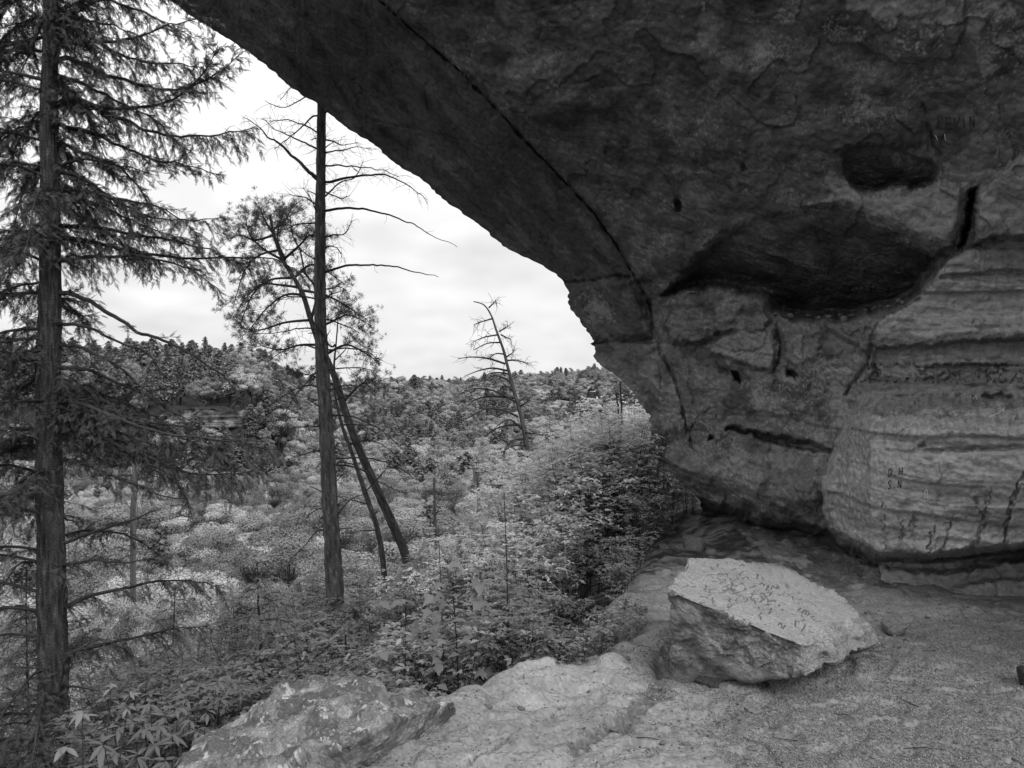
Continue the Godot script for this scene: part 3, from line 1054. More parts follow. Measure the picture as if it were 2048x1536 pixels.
	for r in 9:
		for c in nt:
			var s := float(c) / (nt - 1)
			var at := mb.v[int(lerpf(back + 2.0, nc - 1.0, s))]
			var t := r / 8.0
			var p := at + Vector3(0, 3.2 * sin(t * PI * 0.5), -1.6 * (1.0 - cos(t * PI * 0.5)) - 0.2 * t)
			p += Vector3(0.2, 0.3, 0.3) * n_mid.get_noise_3dv(p * 0.8) * minf(t * 3.0, 1.0)
			top.v.append(p - root.position)
			var gt := 0.19 * (1.0 + 0.4 * n_mid.get_noise_3dv(p * 1.4) + 0.3 * n_hi.get_noise_3dv(p * 5.0))
			top.c.append(Color(gt, gt, gt))
	for r in 8:
		for c in nt - 1:
			var a := r * nt + c
			top.i.append_array(PackedInt32Array([a, a + nt, a + 1, a + 1, a + nt, a + nt + 1]))
	top.smooth()
	part("crown_rock", top.mesh(mat.arch_rock), root)
	build_wall_writing(root)

func wall_stroke(mb: MB, flat: Array, width: float, o: Vector3) -> void:
	# a flat strip along the rock face; dark ones stand for groove shade
	var pts: Array = []
	for k in range(0, flat.size(), 2):
		pts.append(px(flat[k], flat[k + 1], wall_depth(flat[k], flat[k + 1]) - 0.018) - o)
	for k in pts.size() - 1:
		var a: Vector3 = pts[k]
		var b: Vector3 = pts[k + 1]
		var dir := (b - a).normalized()
		var side := dir.cross(Vector3(0, 0, 1)).normalized() * width
		var s := mb.v.size()
		for e in [a - side - dir * width * 0.5, a + side - dir * width * 0.5, b + side + dir * width * 0.5, b - side + dir * width * 0.5]:
			mb.vert(e, Vector3(0, 0, 1))
		mb.tri(s, s + 2, s + 1)
		mb.tri(s, s + 3, s + 2)

const GLYPHS := {
	"J": [[0.2, 0, 0.9, 0], [0.6, 0, 0.6, 0.85, 0.4, 1, 0.1, 0.85]], "E": [[0.8, 0, 0.1, 0, 0.1, 1, 0.8, 1], [0.1, 0.5, 0.7, 0.5]], "S": [[0.85, 0.1, 0.4, 0, 0.1, 0.25, 0.8, 0.7, 0.5, 1, 0.1, 0.9]],
	"B": [[0.1, 0, 0.1, 1, 0.6, 1, 0.8, 0.75, 0.6, 0.5, 0.1, 0.5], [0.1, 0, 0.6, 0, 0.75, 0.25, 0.6, 0.5]], "O": [[0.5, 0, 0.1, 0.3, 0.1, 0.7, 0.5, 1, 0.9, 0.7, 0.9, 0.3, 0.5, 0]], "N": [[0.1, 1, 0.1, 0, 0.85, 1, 0.85, 0]],
	"K": [[0.1, 0, 0.1, 1], [0.8, 0, 0.1, 0.5, 0.85, 1]], "V": [[0, 0, 0.45, 1, 0.9, 0]], "I": [[0.5, 0, 0.5, 1]], "D": [[0.1, 0, 0.1, 1, 0.6, 0.9, 0.85, 0.5, 0.6, 0.1, 0.1, 0]], "H": [[0.1, 0, 0.1, 1], [0.85, 0, 0.85, 1], [0.1, 0.5, 0.85, 0.5]],
	"A": [[0.05, 1, 0.15, 0.2, 0.5, 0, 0.85, 0.2, 0.9, 1], [0.1, 0.6, 0.9, 0.6]], "G": [[0.85, 0.15, 0.5, 0, 0.1, 0.3, 0.1, 0.75, 0.5, 1, 0.9, 0.8, 0.9, 0.55, 0.55, 0.55]], "R": [[0.1, 1, 0.1, 0, 0.7, 0.05, 0.8, 0.3, 0.1, 0.5, 0.85, 1]], ".": [[0.4, 0.95, 0.5, 1.0]]}

func word_strokes(text: String, u: float, v: float, w: float, h: float, slope: float, lean := 0.0) -> Array:
	var out: Array = []
	for k in text.length():
		var ch := text[k]
		if not GLYPHS.has(ch):
			continue
		for st in GLYPHS[ch]:
			var f: Array = []
			for e in range(0, st.size(), 2):
				var uu: float = u + (k * 1.25 + st[e]) * w + lean * h * (1.0 - st[e + 1])
				f.append(uu)
				f.append(v + st[e + 1] * h + (uu - u) * slope)
			out.append(f)
	return out

func build_wall_writing(root: Node3D) -> void:
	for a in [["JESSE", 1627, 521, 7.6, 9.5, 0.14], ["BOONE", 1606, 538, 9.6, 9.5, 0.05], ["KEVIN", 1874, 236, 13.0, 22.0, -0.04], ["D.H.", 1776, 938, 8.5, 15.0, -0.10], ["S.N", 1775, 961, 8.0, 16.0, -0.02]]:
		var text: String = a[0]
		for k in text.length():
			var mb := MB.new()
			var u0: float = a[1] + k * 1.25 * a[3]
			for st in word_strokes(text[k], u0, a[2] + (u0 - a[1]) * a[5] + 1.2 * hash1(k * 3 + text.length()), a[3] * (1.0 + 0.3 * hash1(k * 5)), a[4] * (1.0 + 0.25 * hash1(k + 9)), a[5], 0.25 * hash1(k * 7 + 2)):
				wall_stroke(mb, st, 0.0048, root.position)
			part("letter_shade", mb.mesh(mat.carved), root).set_meta("label", "letter as a dark flat strip painting the shade of its cut in the rock face")
	for st in word_strokes("A", 1849, 978, 6.5, 18.0, 0.0) + [[1988, 814, 1996, 818, 2004, 812, 1998, 826, 1986, 830, 1980, 834], [1941, 792, 1946, 798, 1952, 792, 1954, 799], [1404, 4, 1405, 22], [1408, 4, 1408, 22], [1871, 271, 1875, 280], [1889, 268, 1891, 280]]:
		var w := MB.new()
		wall_stroke(w, st, 0.004, root.position)
		part("scratched_mark", w.mesh(mat.scratch), root).set_meta("label", "fresh pale scratch on the rock face")

# ---------------------------------------------------------------- boulders

class Hull:
	# a convex stone: planes round a centre, edges rounded by a p-norm
	var c := Vector3.ZERO
	var n: PackedVector3Array
	var d: PackedFloat32Array
	var p := 22.0
	var ext := Vector3.ONE
	func add(a: Vector3, b: Vector3, e: Vector3) -> void:
		var q := (b - a).cross(e - a).normalized()
		if q.dot(a - c) < 0.0:
			q = -q
		n.append(q)
		d.append(maxf(q.dot(a - c), 0.02))
	func radius(dir: Vector3) -> float:
		var s := 0.0
		for k in n.size():
			var t := n[k].dot(dir) / d[k]
			if t > 0.0:
				s += pow(t * 0.5, p)
		return 0.5 * pow(s, -1.0 / p)
	func normal(dir: Vector3, r: float) -> Vector3:
		var s := Vector3.ZERO
		for k in n.size():
			var t := n[k].dot(dir) / d[k] * r
			if t > 0.8:
				s += n[k] * pow(t, p)
		return s.normalized()
	func facing(dir: Vector3) -> int:
		var best := 0
		var most := -1e9
		for k in n.size():
			var t := n[k].dot(dir) / d[k]
			if t > most:
				most = t
				best = k
		return best
	func hit(eye: Vector3, ray: Vector3, d0: float, d1: float) -> Vector3:
		# first point of a ray on the stone
		var st := (d1 - d0) / 160.0
		for k in 160:
			var q := eye + ray * (d0 + st * k)
			var e := q - c
			if e.length() < radius(e.normalized()):
				return q
		return Vector3.INF

func cube_dirs(face: int, a: float, b: float) -> Vector3:
	var s := tan(a * PI * 0.25)
	var t := tan(b * PI * 0.25)
	match face:
		0: return Vector3(s, 1, -t)
		1: return Vector3(s, -1, t)
		2: return Vector3(1, t, -s)
		3: return Vector3(-1, t, s)
		4: return Vector3(s, t, 1)
		_: return Vector3(-s, t, -1)

func stone(h: Hull, res: Array, shape: Callable, color: Callable) -> MB:
	# shape(dir, 0, point) -> how far the surface stands out there; color(point, dir) -> grey
	var mb := MB.new()
	for face in 6:
		var m: int = res[face]
		var s := mb.v.size()
		for y in m + 1:
			for x in m + 1:
				var dir := (cube_dirs(face, 2.0 * x / m - 1.0, 2.0 * y / m - 1.0) * h.ext).normalized()
				var r := h.radius(dir)
				var out: float = shape.call(dir, 0.0, h.c + dir * r)
				mb.v.append(dir * r + h.normal(dir, r) * out)
				var g: float = color.call(h.c + dir * r, dir)
				mb.c.append(Color(g, g, g))
		for y in m:
			for x in m:
				var a := s + y * (m + 1) + x
				mb.i.append_array(PackedInt32Array([a, a + m + 1, a + 1, a + 1, a + m + 1, a + m + 2]))
	return mb

var boulder: Hull
var cut := {}

func boulder_px(u: float, v: float) -> Vector3:
	return boulder.hit(Vector3(0, EYE, 0), Vector3((u - 1024.0) / F, -(v - 768.0) / F, -1.0), 5.2, 8.2)

func cut_depth(p: Vector3) -> float:
	var key := Vector2i(int(floor(p.x * 25.0)), int(floor(p.z * 25.0)))
	if not cut.has(key):
		return 0.0
	var best := 0.0
	for s in cut[key]:
		var d := seg_dist(Vector2(p.x, p.z), s[0], s[1])
		best = maxf(best, s[3] * smoothstep(s[2], s[2] * 0.3, d))
	return best

func add_cut(flat: Array, width: float, depth: float) -> void:
	var pts: Array = []
	for k in range(0, flat.size(), 2):
		var p := boulder_px(flat[k], flat[k + 1])
		if not p.is_finite():
			return
		pts.append(Vector2(p.x, p.z))
	for k in pts.size() - 1:
		var a: Vector2 = pts[k]
		var b: Vector2 = pts[k + 1]
		var lo := a.min(b) - Vector2(width, width)
		var hi := a.max(b) + Vector2(width, width)
		for x in range(int(floor(lo.x * 25.0)), int(floor(hi.x * 25.0)) + 1):
			for y in range(int(floor(lo.y * 25.0)), int(floor(hi.y * 25.0)) + 1):
				var key := Vector2i(x, y)
				if not cut.has(key):
					cut[key] = []
				cut[key].append([a, b, width, depth])

func build_boulder() -> void:
	var h := Hull.new()
	boulder = h
	h.p = 48.0
	h.ext = Vector3(0.85, 0.32, 0.75)
	var A := px(1338, 1182, 6.244)
	var Fc := px(1606, 1292, 5.939)
	var B := px(1376, 1112, 7.123)
	var C := px(1560, 1122, 7.687)
	var G := px(1655, 1226, 6.725)
	var K := px(1622, 1340, 6.013)
	var E := px(1732, 1238, 6.891)
	h.c = px(1520, 1245, 6.567)
	h.add(A, Fc, B)                                                             # top
	h.add(C, G, E)                                                              # top, falling away
	h.add(Fc, px(1660, 1228, 6.678), px(1735, 1244, 6.864))
	h.add(A, Fc, px(1470, 1345, 6.161))                                          # front
	h.add(px(1338, 1268, 6.336), px(1560, 1352, 6.013), px(1375, 1372, 6.429))      # lower front leans in
	h.add(Fc, K, px(1740, 1246, 6.734))                                          # right face
	h.add(E, px(1757, 1278, 6.845), px(1690, 1190, 7.308))
	h.add(C, px(1690, 1190, 7.308), px(1650, 1250, 7.492))
	h.add(B, C, px(1480, 1200, 7.539))                                           # back
	h.add(A, B, px(1338, 1325, 6.383))                                            # left end
	h.add(px(1385, 1378, 6.383), px(1560, 1358, 6.059), px(1757, 1288, 6.799))      # underside
	# the carvings: scattered cuts over the middle, a few letters near the lower corner
	var r2 := RandomNumberGenerator.new()
	r2.seed = 9
	for k in 170:
		var cu := 1470.0 + r2.randfn(0.0, 52.0)
		var cv := 1180.0 + r2.randfn(0.0, 22.0) + (cu - 1470.0) * 0.18
		var a := r2.randf_range(-0.5, 0.7) + (1.6 if r2.randf() < 0.3 else 0.0)
		var l := r2.randf_range(3.0, 14.0)
		var f := [cu, cv, cu + cos(a) * l, cv + sin(a) * l * 0.6]
		if r2.randf() < 0.35:
			f.append(cu + cos(a) * l + r2.randf_range(-8, 8))
			f.append(cv + sin(a) * l * 0.6 + r2.randf_range(-6, 6))
		add_cut(f, r2.randf_range(0.006, 0.010), r2.randf_range(0.004, 0.009))
	for k in 150:
		var cu := r2.randf_range(1370.0, 1660.0)
		var cv := r2.randf_range(1118.0, 1260.0)
		var l := r2.randf_range(2.0, 7.0)
		add_cut([cu, cv, cu + l, cv + l * r2.randf_range(0.0, 0.5)], 0.006, 0.004)
	for st in [[1463, 1153, 1472, 1154, 1476, 1160, 1470, 1163, 1464, 1160], [1482, 1158, 1495, 1153, 1497, 1159], [1516, 1145, 1514, 1157], [1537, 1171, 1533, 1178], [1543, 1171, 1549, 1177], [1556, 1172, 1552, 1178], [1572, 1188, 1585, 1198, 1605, 1199, 1622, 1204, 1634, 1212], [1590, 1198, 1600, 1202, 1612, 1207],
			[1510, 1199, 1520, 1202, 1530, 1196], [1567, 1178, 1590, 1176], [1603, 1216, 1597, 1219, 1604, 1224, 1610, 1220], [1612, 1218, 1612, 1228], [1613, 1219, 1619, 1221, 1613, 1224], [1620, 1224, 1616, 1230], [1620, 1225, 1626, 1227], [1618, 1228, 1623, 1230], [1630, 1230, 1622, 1234, 1628, 1240, 1634, 1237],
			[1597, 1228, 1611, 1232], [1602, 1229, 1606, 1236], [1590, 1245, 1591, 1254, 1600, 1257], [1590, 1245, 1598, 1247], [1556, 1250, 1562, 1247, 1565, 1257, 1571, 1250], [1602, 1240, 1609, 1242, 1603, 1245], [1616, 1252, 1622, 1256], [1618, 1262, 1624, 1266], [1602, 1266, 1608, 1272], [1632, 1246, 1638, 1244], [1640, 1240, 1646, 1238]]:
		add_cut(st, 0.008, 0.009)
	var shape := func(dir: Vector3, r: float, p: Vector3) -> float:
		var lo := n_low.get_noise_3dv(p * 1.7)
		var mi := n_mid.get_noise_3dv(p * 5.0)
		var hi := n_hi.get_noise_3dv(p * 22.0)
		var which := h.facing(dir)
		var out := r + 0.03 * lo
		if which <= 1:
			var grain := n_mid.get_noise_3d(p.x * 3.0 + p.z * 8.0, p.y * 9.0, p.z * 16.0 - p.x * 6.0)
			out += 0.010 * mi + 0.004 * grain - cut_depth(p)
		else:
			# bedding runs down to the right; slabs broken off along it
			var t := (p.y + 0.30 * p.x) * 2.6 + 1.1 * lo
			var st := t - floorf(t)
			out += 0.022 * mi + 0.007 * hi - 0.03 * smoothstep(0.5, 0.56, st) * smoothstep(1.0, 0.75, st)
		return out
	var color := func(p: Vector3, dir: Vector3) -> float:
		var mi := n_mid.get_noise_3dv(p * 4.0 + Vector3(7, 0, 0))
		var hi := n_hi.get_noise_3dv(p * 30.0)
		# worn pale rock reaches unevenly over the edges
		var fr := n_mid.get_noise_3dv(p * 8.0)
		var which := h.facing((dir + Vector3(fr, 0.05 + 0.4 * hi, -fr) * 0.07).normalized())
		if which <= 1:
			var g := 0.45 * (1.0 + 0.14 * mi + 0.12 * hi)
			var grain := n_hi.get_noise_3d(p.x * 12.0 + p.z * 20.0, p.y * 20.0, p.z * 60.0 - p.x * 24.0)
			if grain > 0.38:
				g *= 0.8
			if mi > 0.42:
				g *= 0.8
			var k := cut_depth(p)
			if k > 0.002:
				g *= 0.5  # cuts painted darker to deepen the shade in the grooves
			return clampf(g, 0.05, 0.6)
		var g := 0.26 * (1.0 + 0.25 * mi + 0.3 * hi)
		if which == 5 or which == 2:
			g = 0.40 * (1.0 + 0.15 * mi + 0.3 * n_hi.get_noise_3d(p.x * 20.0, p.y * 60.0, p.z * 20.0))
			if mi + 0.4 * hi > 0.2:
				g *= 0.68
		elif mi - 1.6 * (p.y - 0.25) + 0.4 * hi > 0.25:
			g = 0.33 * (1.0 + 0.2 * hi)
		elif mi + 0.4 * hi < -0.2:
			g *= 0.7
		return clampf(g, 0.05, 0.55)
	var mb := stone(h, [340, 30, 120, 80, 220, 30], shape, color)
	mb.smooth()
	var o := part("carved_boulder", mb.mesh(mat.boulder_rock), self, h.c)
	tag(o, "pale boulder with carved letters all over its sloping top, lying on the ledge", "boulder")

func build_ledge_rock() -> void:
	# the lichened outcrop at the brink of the ledge
	var root := thing("outcrop_rock", "lichen-blotched sandstone outcrop at the brink of the ledge beside shrubs", "rock", px(640, 1700, 5.5))
	var near := 0.92
	var at := func(u: float, v: float, d: float) -> Vector3: return px(u, v, d * near)
	for piece in 2:
		var h := Hull.new()
		h.p = 16.0
		h.ext = Vector3(0.8, 0.4, 0.8)
		var flat_face := 3
		if piece == 0:
			h.c = at.call(610, 1490, 6.0)
			h.add(at.call(400, 1470, 5.9), at.call(630, 1343, 6.7), at.call(560, 1536, 4.95))
			h.add(at.call(650, 1340, 6.7), at.call(786, 1392, 6.35), at.call(700, 1500, 5.2))
			h.add(at.call(640, 1340, 6.7), at.call(400, 1470, 5.9), at.call(500, 1500, 7.1))
			h.add(at.call(786, 1388, 6.4), at.call(780, 1440, 6.2), at.call(720, 1536, 5.4))
			h.add(at.call(795, 1390, 6.3), at.call(660, 1336, 6.7), at.call(780, 1500, 7.0))
			h.add(at.call(395, 1470, 5.9), at.call(360, 1600, 5.2), at.call(400, 1650, 6.0))
			h.add(at.call(480, 1536, 4.9), at.call(640, 1530, 4.9), at.call(600, 1700, 5.0))
			flat_face = 6
		else:
			h.c = at.call(760, 1500, 5.8)
			h.add(at.call(780, 1398, 6.25), at.call(885, 1398, 6.15), at.call(640, 1500, 5.05))
			h.add(at.call(896, 1410, 6.05), at.call(660, 1512, 5.0), at.call(850, 1470, 5.95))
			h.add(at.call(640, 1440, 6.3), at.call(640, 1560, 4.9), at.call(640, 1500, 5.6))
			h.add(at.call(650, 1505, 4.95), at.call(700, 1560, 4.95), at.call(600, 1600, 4.9))
			h.add(at.call(900, 1395, 6.2), at.call(760, 1385, 6.4), at.call(800, 1500, 6.7))
			flat_face = 1
		h.n.append(Vector3.DOWN)
		h.d.append(0.9)
		var mb := outcrop_piece(h, flat_face)
		part(["hump", "slab"][piece], mb.mesh(mat.boulder_rock), root, h.c - root.position)

func outcrop_piece(h: Hull, flat_face: int) -> MB:
	var shape := func(dir: Vector3, r: float, p: Vector3) -> float:
		var lo := n_low.get_noise_3dv(p * 1.5 + Vector3(3, 1, 0))
		var mi := n_mid.get_noise_3dv(p * 4.5)
		var hi := n_hi.get_noise_3dv(p * 20.0)
		var which := h.facing(dir)
		var l := lo * 1.5 + mi * 0.18
		var st := smoothstep(0.44, 0.56, l - floorf(l))
		var out := r + 0.12 * lo + 0.030 * mi + 0.010 * hi + 0.02 * st
		if which == flat_face:
			out = r + 0.03 * lo + 0.012 * mi + 0.006 * hi
		return out
	var color := func(p: Vector3, dir: Vector3) -> float:
		var mi := n_mid.get_noise_3dv(p * 3.0 + Vector3(17, 0, 0))
		var hi := n_hi.get_noise_3dv(p * 26.0)
		var f := n_mid.get_noise_3dv(p * 6.0) + 0.35 * n_hi.get_noise_3dv(p * 45.0)
		var g := 0.27 * (1.0 + 0.3 * mi + 0.3 * hi)
		if mi + 0.5 * hi < -0.12:
			g *= 0.68
		if mi > 0.3:
			g = 0.40 * (1.0 + 0.15 * hi)
		# pale crusts of lichen with sharp edges
		if f + 0.35 * hi > 0.46:
			g = 0.58 * (1.0 + 0.1 * hi)
		return clampf(g, 0.05, 0.62)
	var mb := stone(h, [190, 8, 120, 60, 120, 20], shape, color)
	mb.smooth()
	return mb

func small_stone(sd: int, flat: float, res: int, g0: float) -> MB:
	var r := RandomNumberGenerator.new()
	r.seed = sd
	var h := Hull.new()
	h.p = 10.0
	for k in 9:
		var q := Vector3(r.randfn(), r.randfn() * flat * 1.3, r.randfn()).normalized()
		h.n.append(q)
		h.d.append(r.randf_range(0.75, 1.0) * lerpf(1.0, flat, absf(q.y)))
	for q in [Vector3.UP, Vector3.DOWN]:
		h.n.append(q)
		h.d.append(flat)
	for q in [Vector3.LEFT, Vector3.RIGHT, Vector3.FORWARD, Vector3.BACK]:
		h.n.append(q)
		h.d.append(1.0)
	var shape := func(dir: Vector3, rr: float, p: Vector3) -> float:
		return rr + 0.10 * n_mid.get_noise_3dv(p * 1.5 + Vector3(sd, 0, 0)) + (0.03 * n_hi.get_noise_3dv(p * 7.0) if res > 6 else 0.0)
	var color := func(p: Vector3, dir: Vector3) -> float:
		return clampf(g0 * (1.0 + 0.3 * n_mid.get_noise_3dv(p * 3.0) + (0.25 * n_hi.get_noise_3dv(p * 12.0) if res > 6 else 0.0)), 0.04, 0.6)
	var mb := stone(h, [res, res, res, res, res, res], shape, color)
	mb.smooth()
	return mb

func build_loose_stones() -> void:
	# flat-lying stones that can be told apart
	var list := [
		[1392, 1100, 0.17, 0.8, 0.26, 5, "block of pale sandstone at the corner of the undercut behind the boulder", "stone_block"],
		[2062, 1366, 0.085, 0.95, 0.06, 16, "dark rounded stone on the gravel below the buttress", "dark_stone"],
		[1790, 1262, 0.14, 0.35, 0.27, 7, "low slab of sandstone beside the tip of the carved boulder", "stone_slab"],
		[1505, 1422, 0.10, 0.22, 0.28, 8, "thin flat stone lying in the sand in front of the boulder", "flat_stone"],
		[1418, 1372, 0.13, 0.5, 0.09, 12, "added dark stone in place of the shade under the low corner of the boulder", "added_shade_stone"],  # added stone, its dark grey stands for the shadow under this corner
		[1330, 1105, 0.09, 0.9, 0.22, 10, "upright stone beside the path behind the boulder", "path_stone"]]
	for a in list:
		var q := plan(a[0], a[1])
		var s: float = a[2]
		var mb := small_stone(a[5], a[3], 34, a[4])
		for k in mb.v.size():
			mb.v[k] = mb.v[k] * s
		var o := part(a[7], mb.mesh(mat.boulder_rock), self, Vector3(q.x, ground_height(q.x, q.y) + s * a[3] * 0.45, -q.y))
		tag(o, a[6], "stone")
	# rubble on the sill of the shelter
	var proto: Array = []
	for k in 3:
		proto.append(small_stone(30 + k, 0.7, 9, 0.12).mesh(mat.pebble))
	var r2 := RandomNumberGenerator.new()
	r2.seed = 3
	for k in 16:
		var u := 1552.0 + k * 18.0 + r2.randf_range(-14, 14)
		var v: float = line_at([1545, 634, 1700, 636, 1760, 622, 1835, 596], u) - r2.randf_range(-2.0, 9.0)
		var s := r2.randf_range(0.02, 0.05)
		var o := part("sill_stone", proto[k % 3], self, px(u, v, wall_depth(u, v + 4.0) - 0.02))
		o.scale = Vector3(s, s, s)
		o.rotation.y = r2.randf_range(0, TAU)
		tag(o, "small stone on the dusty sill of the shadowed hollow in the arch wall", "stone", "stones on the sill of the hollow")
	# single stones lying about
	for k in 46:
		var d := 5.0 * pow(8.6 / 5.0, r2.randf())
		var x := d * r2.randf_range(-0.1, 0.6)
		if (x - line_at(EDGE, d)) * 0.75 < 0.2 or absf(x - 2.0) < 0.9 and absf(d - 6.7) < 0.9:
			continue
		var s := r2.randf_range(0.012, 0.032)
		var o := part("loose_stone", proto[k % 3], self, Vector3(x, ledge_surface(x, d) + s * 0.3, -d))
		o.scale = Vector3(s, s * 0.7, s * 1.2)
		o.rotation.y = r2.randf_range(0, TAU)
		tag(o, "small loose stone lying on the open ledge", "stone", "loose stones on the ledge")
	for k in 14:
		var d := r2.randf_range(5.1, 7.6)
		var x := d * r2.randf_range(-0.08, 0.55)
		if (x - line_at(EDGE, d)) * 0.75 < 0.2 or absf(x - 2.0) < 0.9 and absf(d - 6.7) < 0.9:
			continue
		var az := r2.randf() * TAU
		var e := Vector3(cos(az), 0, sin(az)) * r2.randf_range(0.05, 0.16)
		var tm := MB.new()
		tube(tm, PackedVector3Array([-e, Vector3(e.z, 0.02, -e.x) * 0.15, e]), 0.004, 0.002, 5, 0.09)
		tag(part("fallen_twig", tm.mesh(mat.bark), self, Vector3(x, ledge_surface(x, d) + 0.008, -d)), "short dry twig lying on the open ledge", "twig", "dry twigs on the ledge")
	# loose gravel
	var mm := MultiMesh.new()
	mm.transform_format = MultiMesh.TRANSFORM_3D
	mm.use_colors = true
	mm.mesh = small_stone(41, 0.6, 2, 1.0).mesh(mat.pebble)
	var tr: Array[Transform3D] = []
	var cs: Array[Color] = []
	var tries := 0
	while tr.size() < 60000 and tries < 300000:
		tries += 1
		var d := 4.6 * pow(9.6 / 4.6, r2.randf())
		var x := d * r2.randf_range(-0.2, 0.72)
		var e: float = (x - line_at(EDGE, d)) * 0.75
		if e < 0.15:
			continue
		var keep := smoothstep(-0.2, 0.35, gravel_zone(x, d) + 0.45 * n_mid.get_noise_2d(x * 2.2, d * 3.2))
		if r2.randf() > keep + 0.03:
			continue
		var s := r2.randf_range(0.003, 0.0075) * (1.7 if r2.randf() < 0.06 else 1.0)
		var b := Basis.from_euler(Vector3(r2.randf() * TAU, r2.randf() * TAU, r2.randf() * TAU)).scaled_local(Vector3(s, s * r2.randf_range(0.6, 1.0), s * r2.randf_range(0.8, 1.3)))
		tr.append(Transform3D(b, Vector3(x, ledge_surface(x, d) + s * 0.3, -d)))
		var g := r2.randf_range(0.14, 0.34) if r2.randf() < 0.9 else r2.randf_range(0.36, 0.5)
		cs.append(Color(g, g, g))
	mm.instance_count = tr.size()
	for k in tr.size():
		mm.set_instance_transform(k, tr[k])
		mm.set_instance_color(k, cs[k])
	var o := MultiMeshInstance3D.new()
	o.name = "gravel"
	o.multimesh = mm
	add_child(o)
	tag(o, "loose pale and dark gravel strewn over the earth of the ledge", "gravel", "", "stuff")

func ledge_surface(xx: float, dd: float) -> float:
	# height of the ledge with its humps (the fine grooves left out)
	var l := n_low.get_noise_2d(xx * 0.9, dd * 0.9)
	var m := n_mid.get_noise_2d(xx * 2.6 + 9.0, dd * 4.0)
	var layer := l * 1.5 + 0.12 * m
	var e: float = (xx - line_at(EDGE, dd)) * 0.75
	var on := smoothstep(-0.5, 0.1, e)
	var rim := smoothstep(0.55, 0.05, absf(e - 0.2)) * smoothstep(5.6, 6.2, dd) * smoothstep(9.0, 8.0, dd)
	return ground_height(xx, dd) + on * (0.07 * l + 0.016 * m + 0.006 * n_hi.get_noise_2d(xx * 11.0, dd * 15.0) + 0.03 * smoothstep(0.44, 0.56, layer - floorf(layer))) + rim * 0.07 * (0.7 + l)

# ---------------------------------------------------------------- cliffs and forest

func build_cliffs() -> void:
	var list := [
		[-90.0, -64.0, 189.0, -4.0, -8.0, "upper pale rock band under the wooded plateau across the gorge", 0.26]]

	for a in list:
		var mb := MB.new()
		var nx := 170
		var ny := 34
		var c := Vector3((a[0] + a[1]) * 0.5, a[4], -a[2])
		for y in ny:
			var t := float(y) / (ny - 1)
			for x in nx:
				var s := float(x) / (nx - 1)
				var xx := lerpf(a[0], a[1], s)
				var yy := lerpf(a[3], a[4], t) + 2.2 * n_low.get_noise_2d(xx * 0.08, 2.0) * (1.0 - t)
				var bed := n_mid.get_noise_3d(xx * 0.03, yy * 1.6, 5.0)
				var z: float = a[2] - 2.0 * n_low.get_noise_2d(xx * 0.05, a[2]) - 0.5 * bed - 1.6 * n_mid.get_noise_2d(xx * 0.35, yy * 0.2) - 12.0 * pow(absf(s - 0.5) * 2.0, 4.0) * -1.0
				if t < 0.06:
					z += 9.0 * (0.06 - t) / 0.06
				mb.v.append(Vector3(xx, yy, -z) - c)
				var g: float = a[6] * (1.0 + 0.15 * bed + 0.7 * n_mid.get_noise_2d(xx * 0.5, yy * 0.12))
				if n_mid.get_noise_2d(xx * 0.2 + 40.0, yy * 0.3) > 0.1:
					g *= 0.5
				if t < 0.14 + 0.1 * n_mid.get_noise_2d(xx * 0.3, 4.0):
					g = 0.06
				g = clampf(g, 0.03, 0.5)
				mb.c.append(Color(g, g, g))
		for y in ny - 1:
			for x in nx - 1:
				var k := y * nx + x
				mb.i.append_array(PackedInt32Array([k, k + 1, k + nx, k + 1, k + nx + 1, k + nx]))
		mb.smooth()
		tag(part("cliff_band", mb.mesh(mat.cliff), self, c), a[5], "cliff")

func broadleaf(called: String, label: String, group: String, sd: int, clumps: int, per: int, size: float, g0: float, tall := 1.0) -> Node3D:
	var keep := rng.state
	rng.seed = sd
	var root := thing(called, label, "tree", Vector3.ZERO, group)
	var mb := MB.new()
	var lean := Vector3(rnd(-0.6, 0.6), 0, rnd(-0.6, 0.6))
	tube(mb, curve([Vector3(0, -0.5, 0), Vector3(0.1, 3.0, 0) + lean * 0.3, lean + Vector3(0, 8.5, 0)], 4), 0.24, 0.07, 7, 0.10)
	var cr := MB.new()
	var centre := Vector3(lean.x, 7.3, lean.z)
	for k in clumps:
		var d := sphere_dir()
		d.y = absf(d.y) * 1.15 - 0.32
		d = d.normalized()
		var reach := rnd(0.72, 1.0) * (1.0 + 0.18 * sin(d.x * 3.0 + sd) + 0.14 * cos(d.z * 4.0 + sd))
		var at := centre + Vector3(d.x * 3.7, d.y * 4.2 * tall, d.z * 3.7) * reach
		var r := rnd(0.85, 1.5)
		if k % 3 == 0:
			tube(mb, curve([centre + Vector3(0, -3.0 + rnd(-1, 1), 0), centre.lerp(at, 0.5) + Vector3(0, -0.5, 0), at], 3), 0.07, 0.02, 4, 0.10)
		var gc := g0 * rnd(0.85, 1.15)
		for q in per:
			var e := sphere_dir()
			e = (e + d * 0.45 + Vector3(0, 0.4, 0)).normalized()
			var p := at + Vector3(e.x, e.y * 0.75, e.z) * r * pow(rng.randf(), 0.25)
			var nn := (e + sphere_dir() * 0.45).normalized()
			card(cr, p, nn, size * rnd(0.7, 1.3), clampf(gc * rnd(0.88, 1.12), 0.02, 0.7))
	part("trunk", mb.mesh(mat.bark), root)
	part("crown", cr.mesh(mat.canopy), root).set_meta("kind", "stuff")
	rng.state = keep
	return root

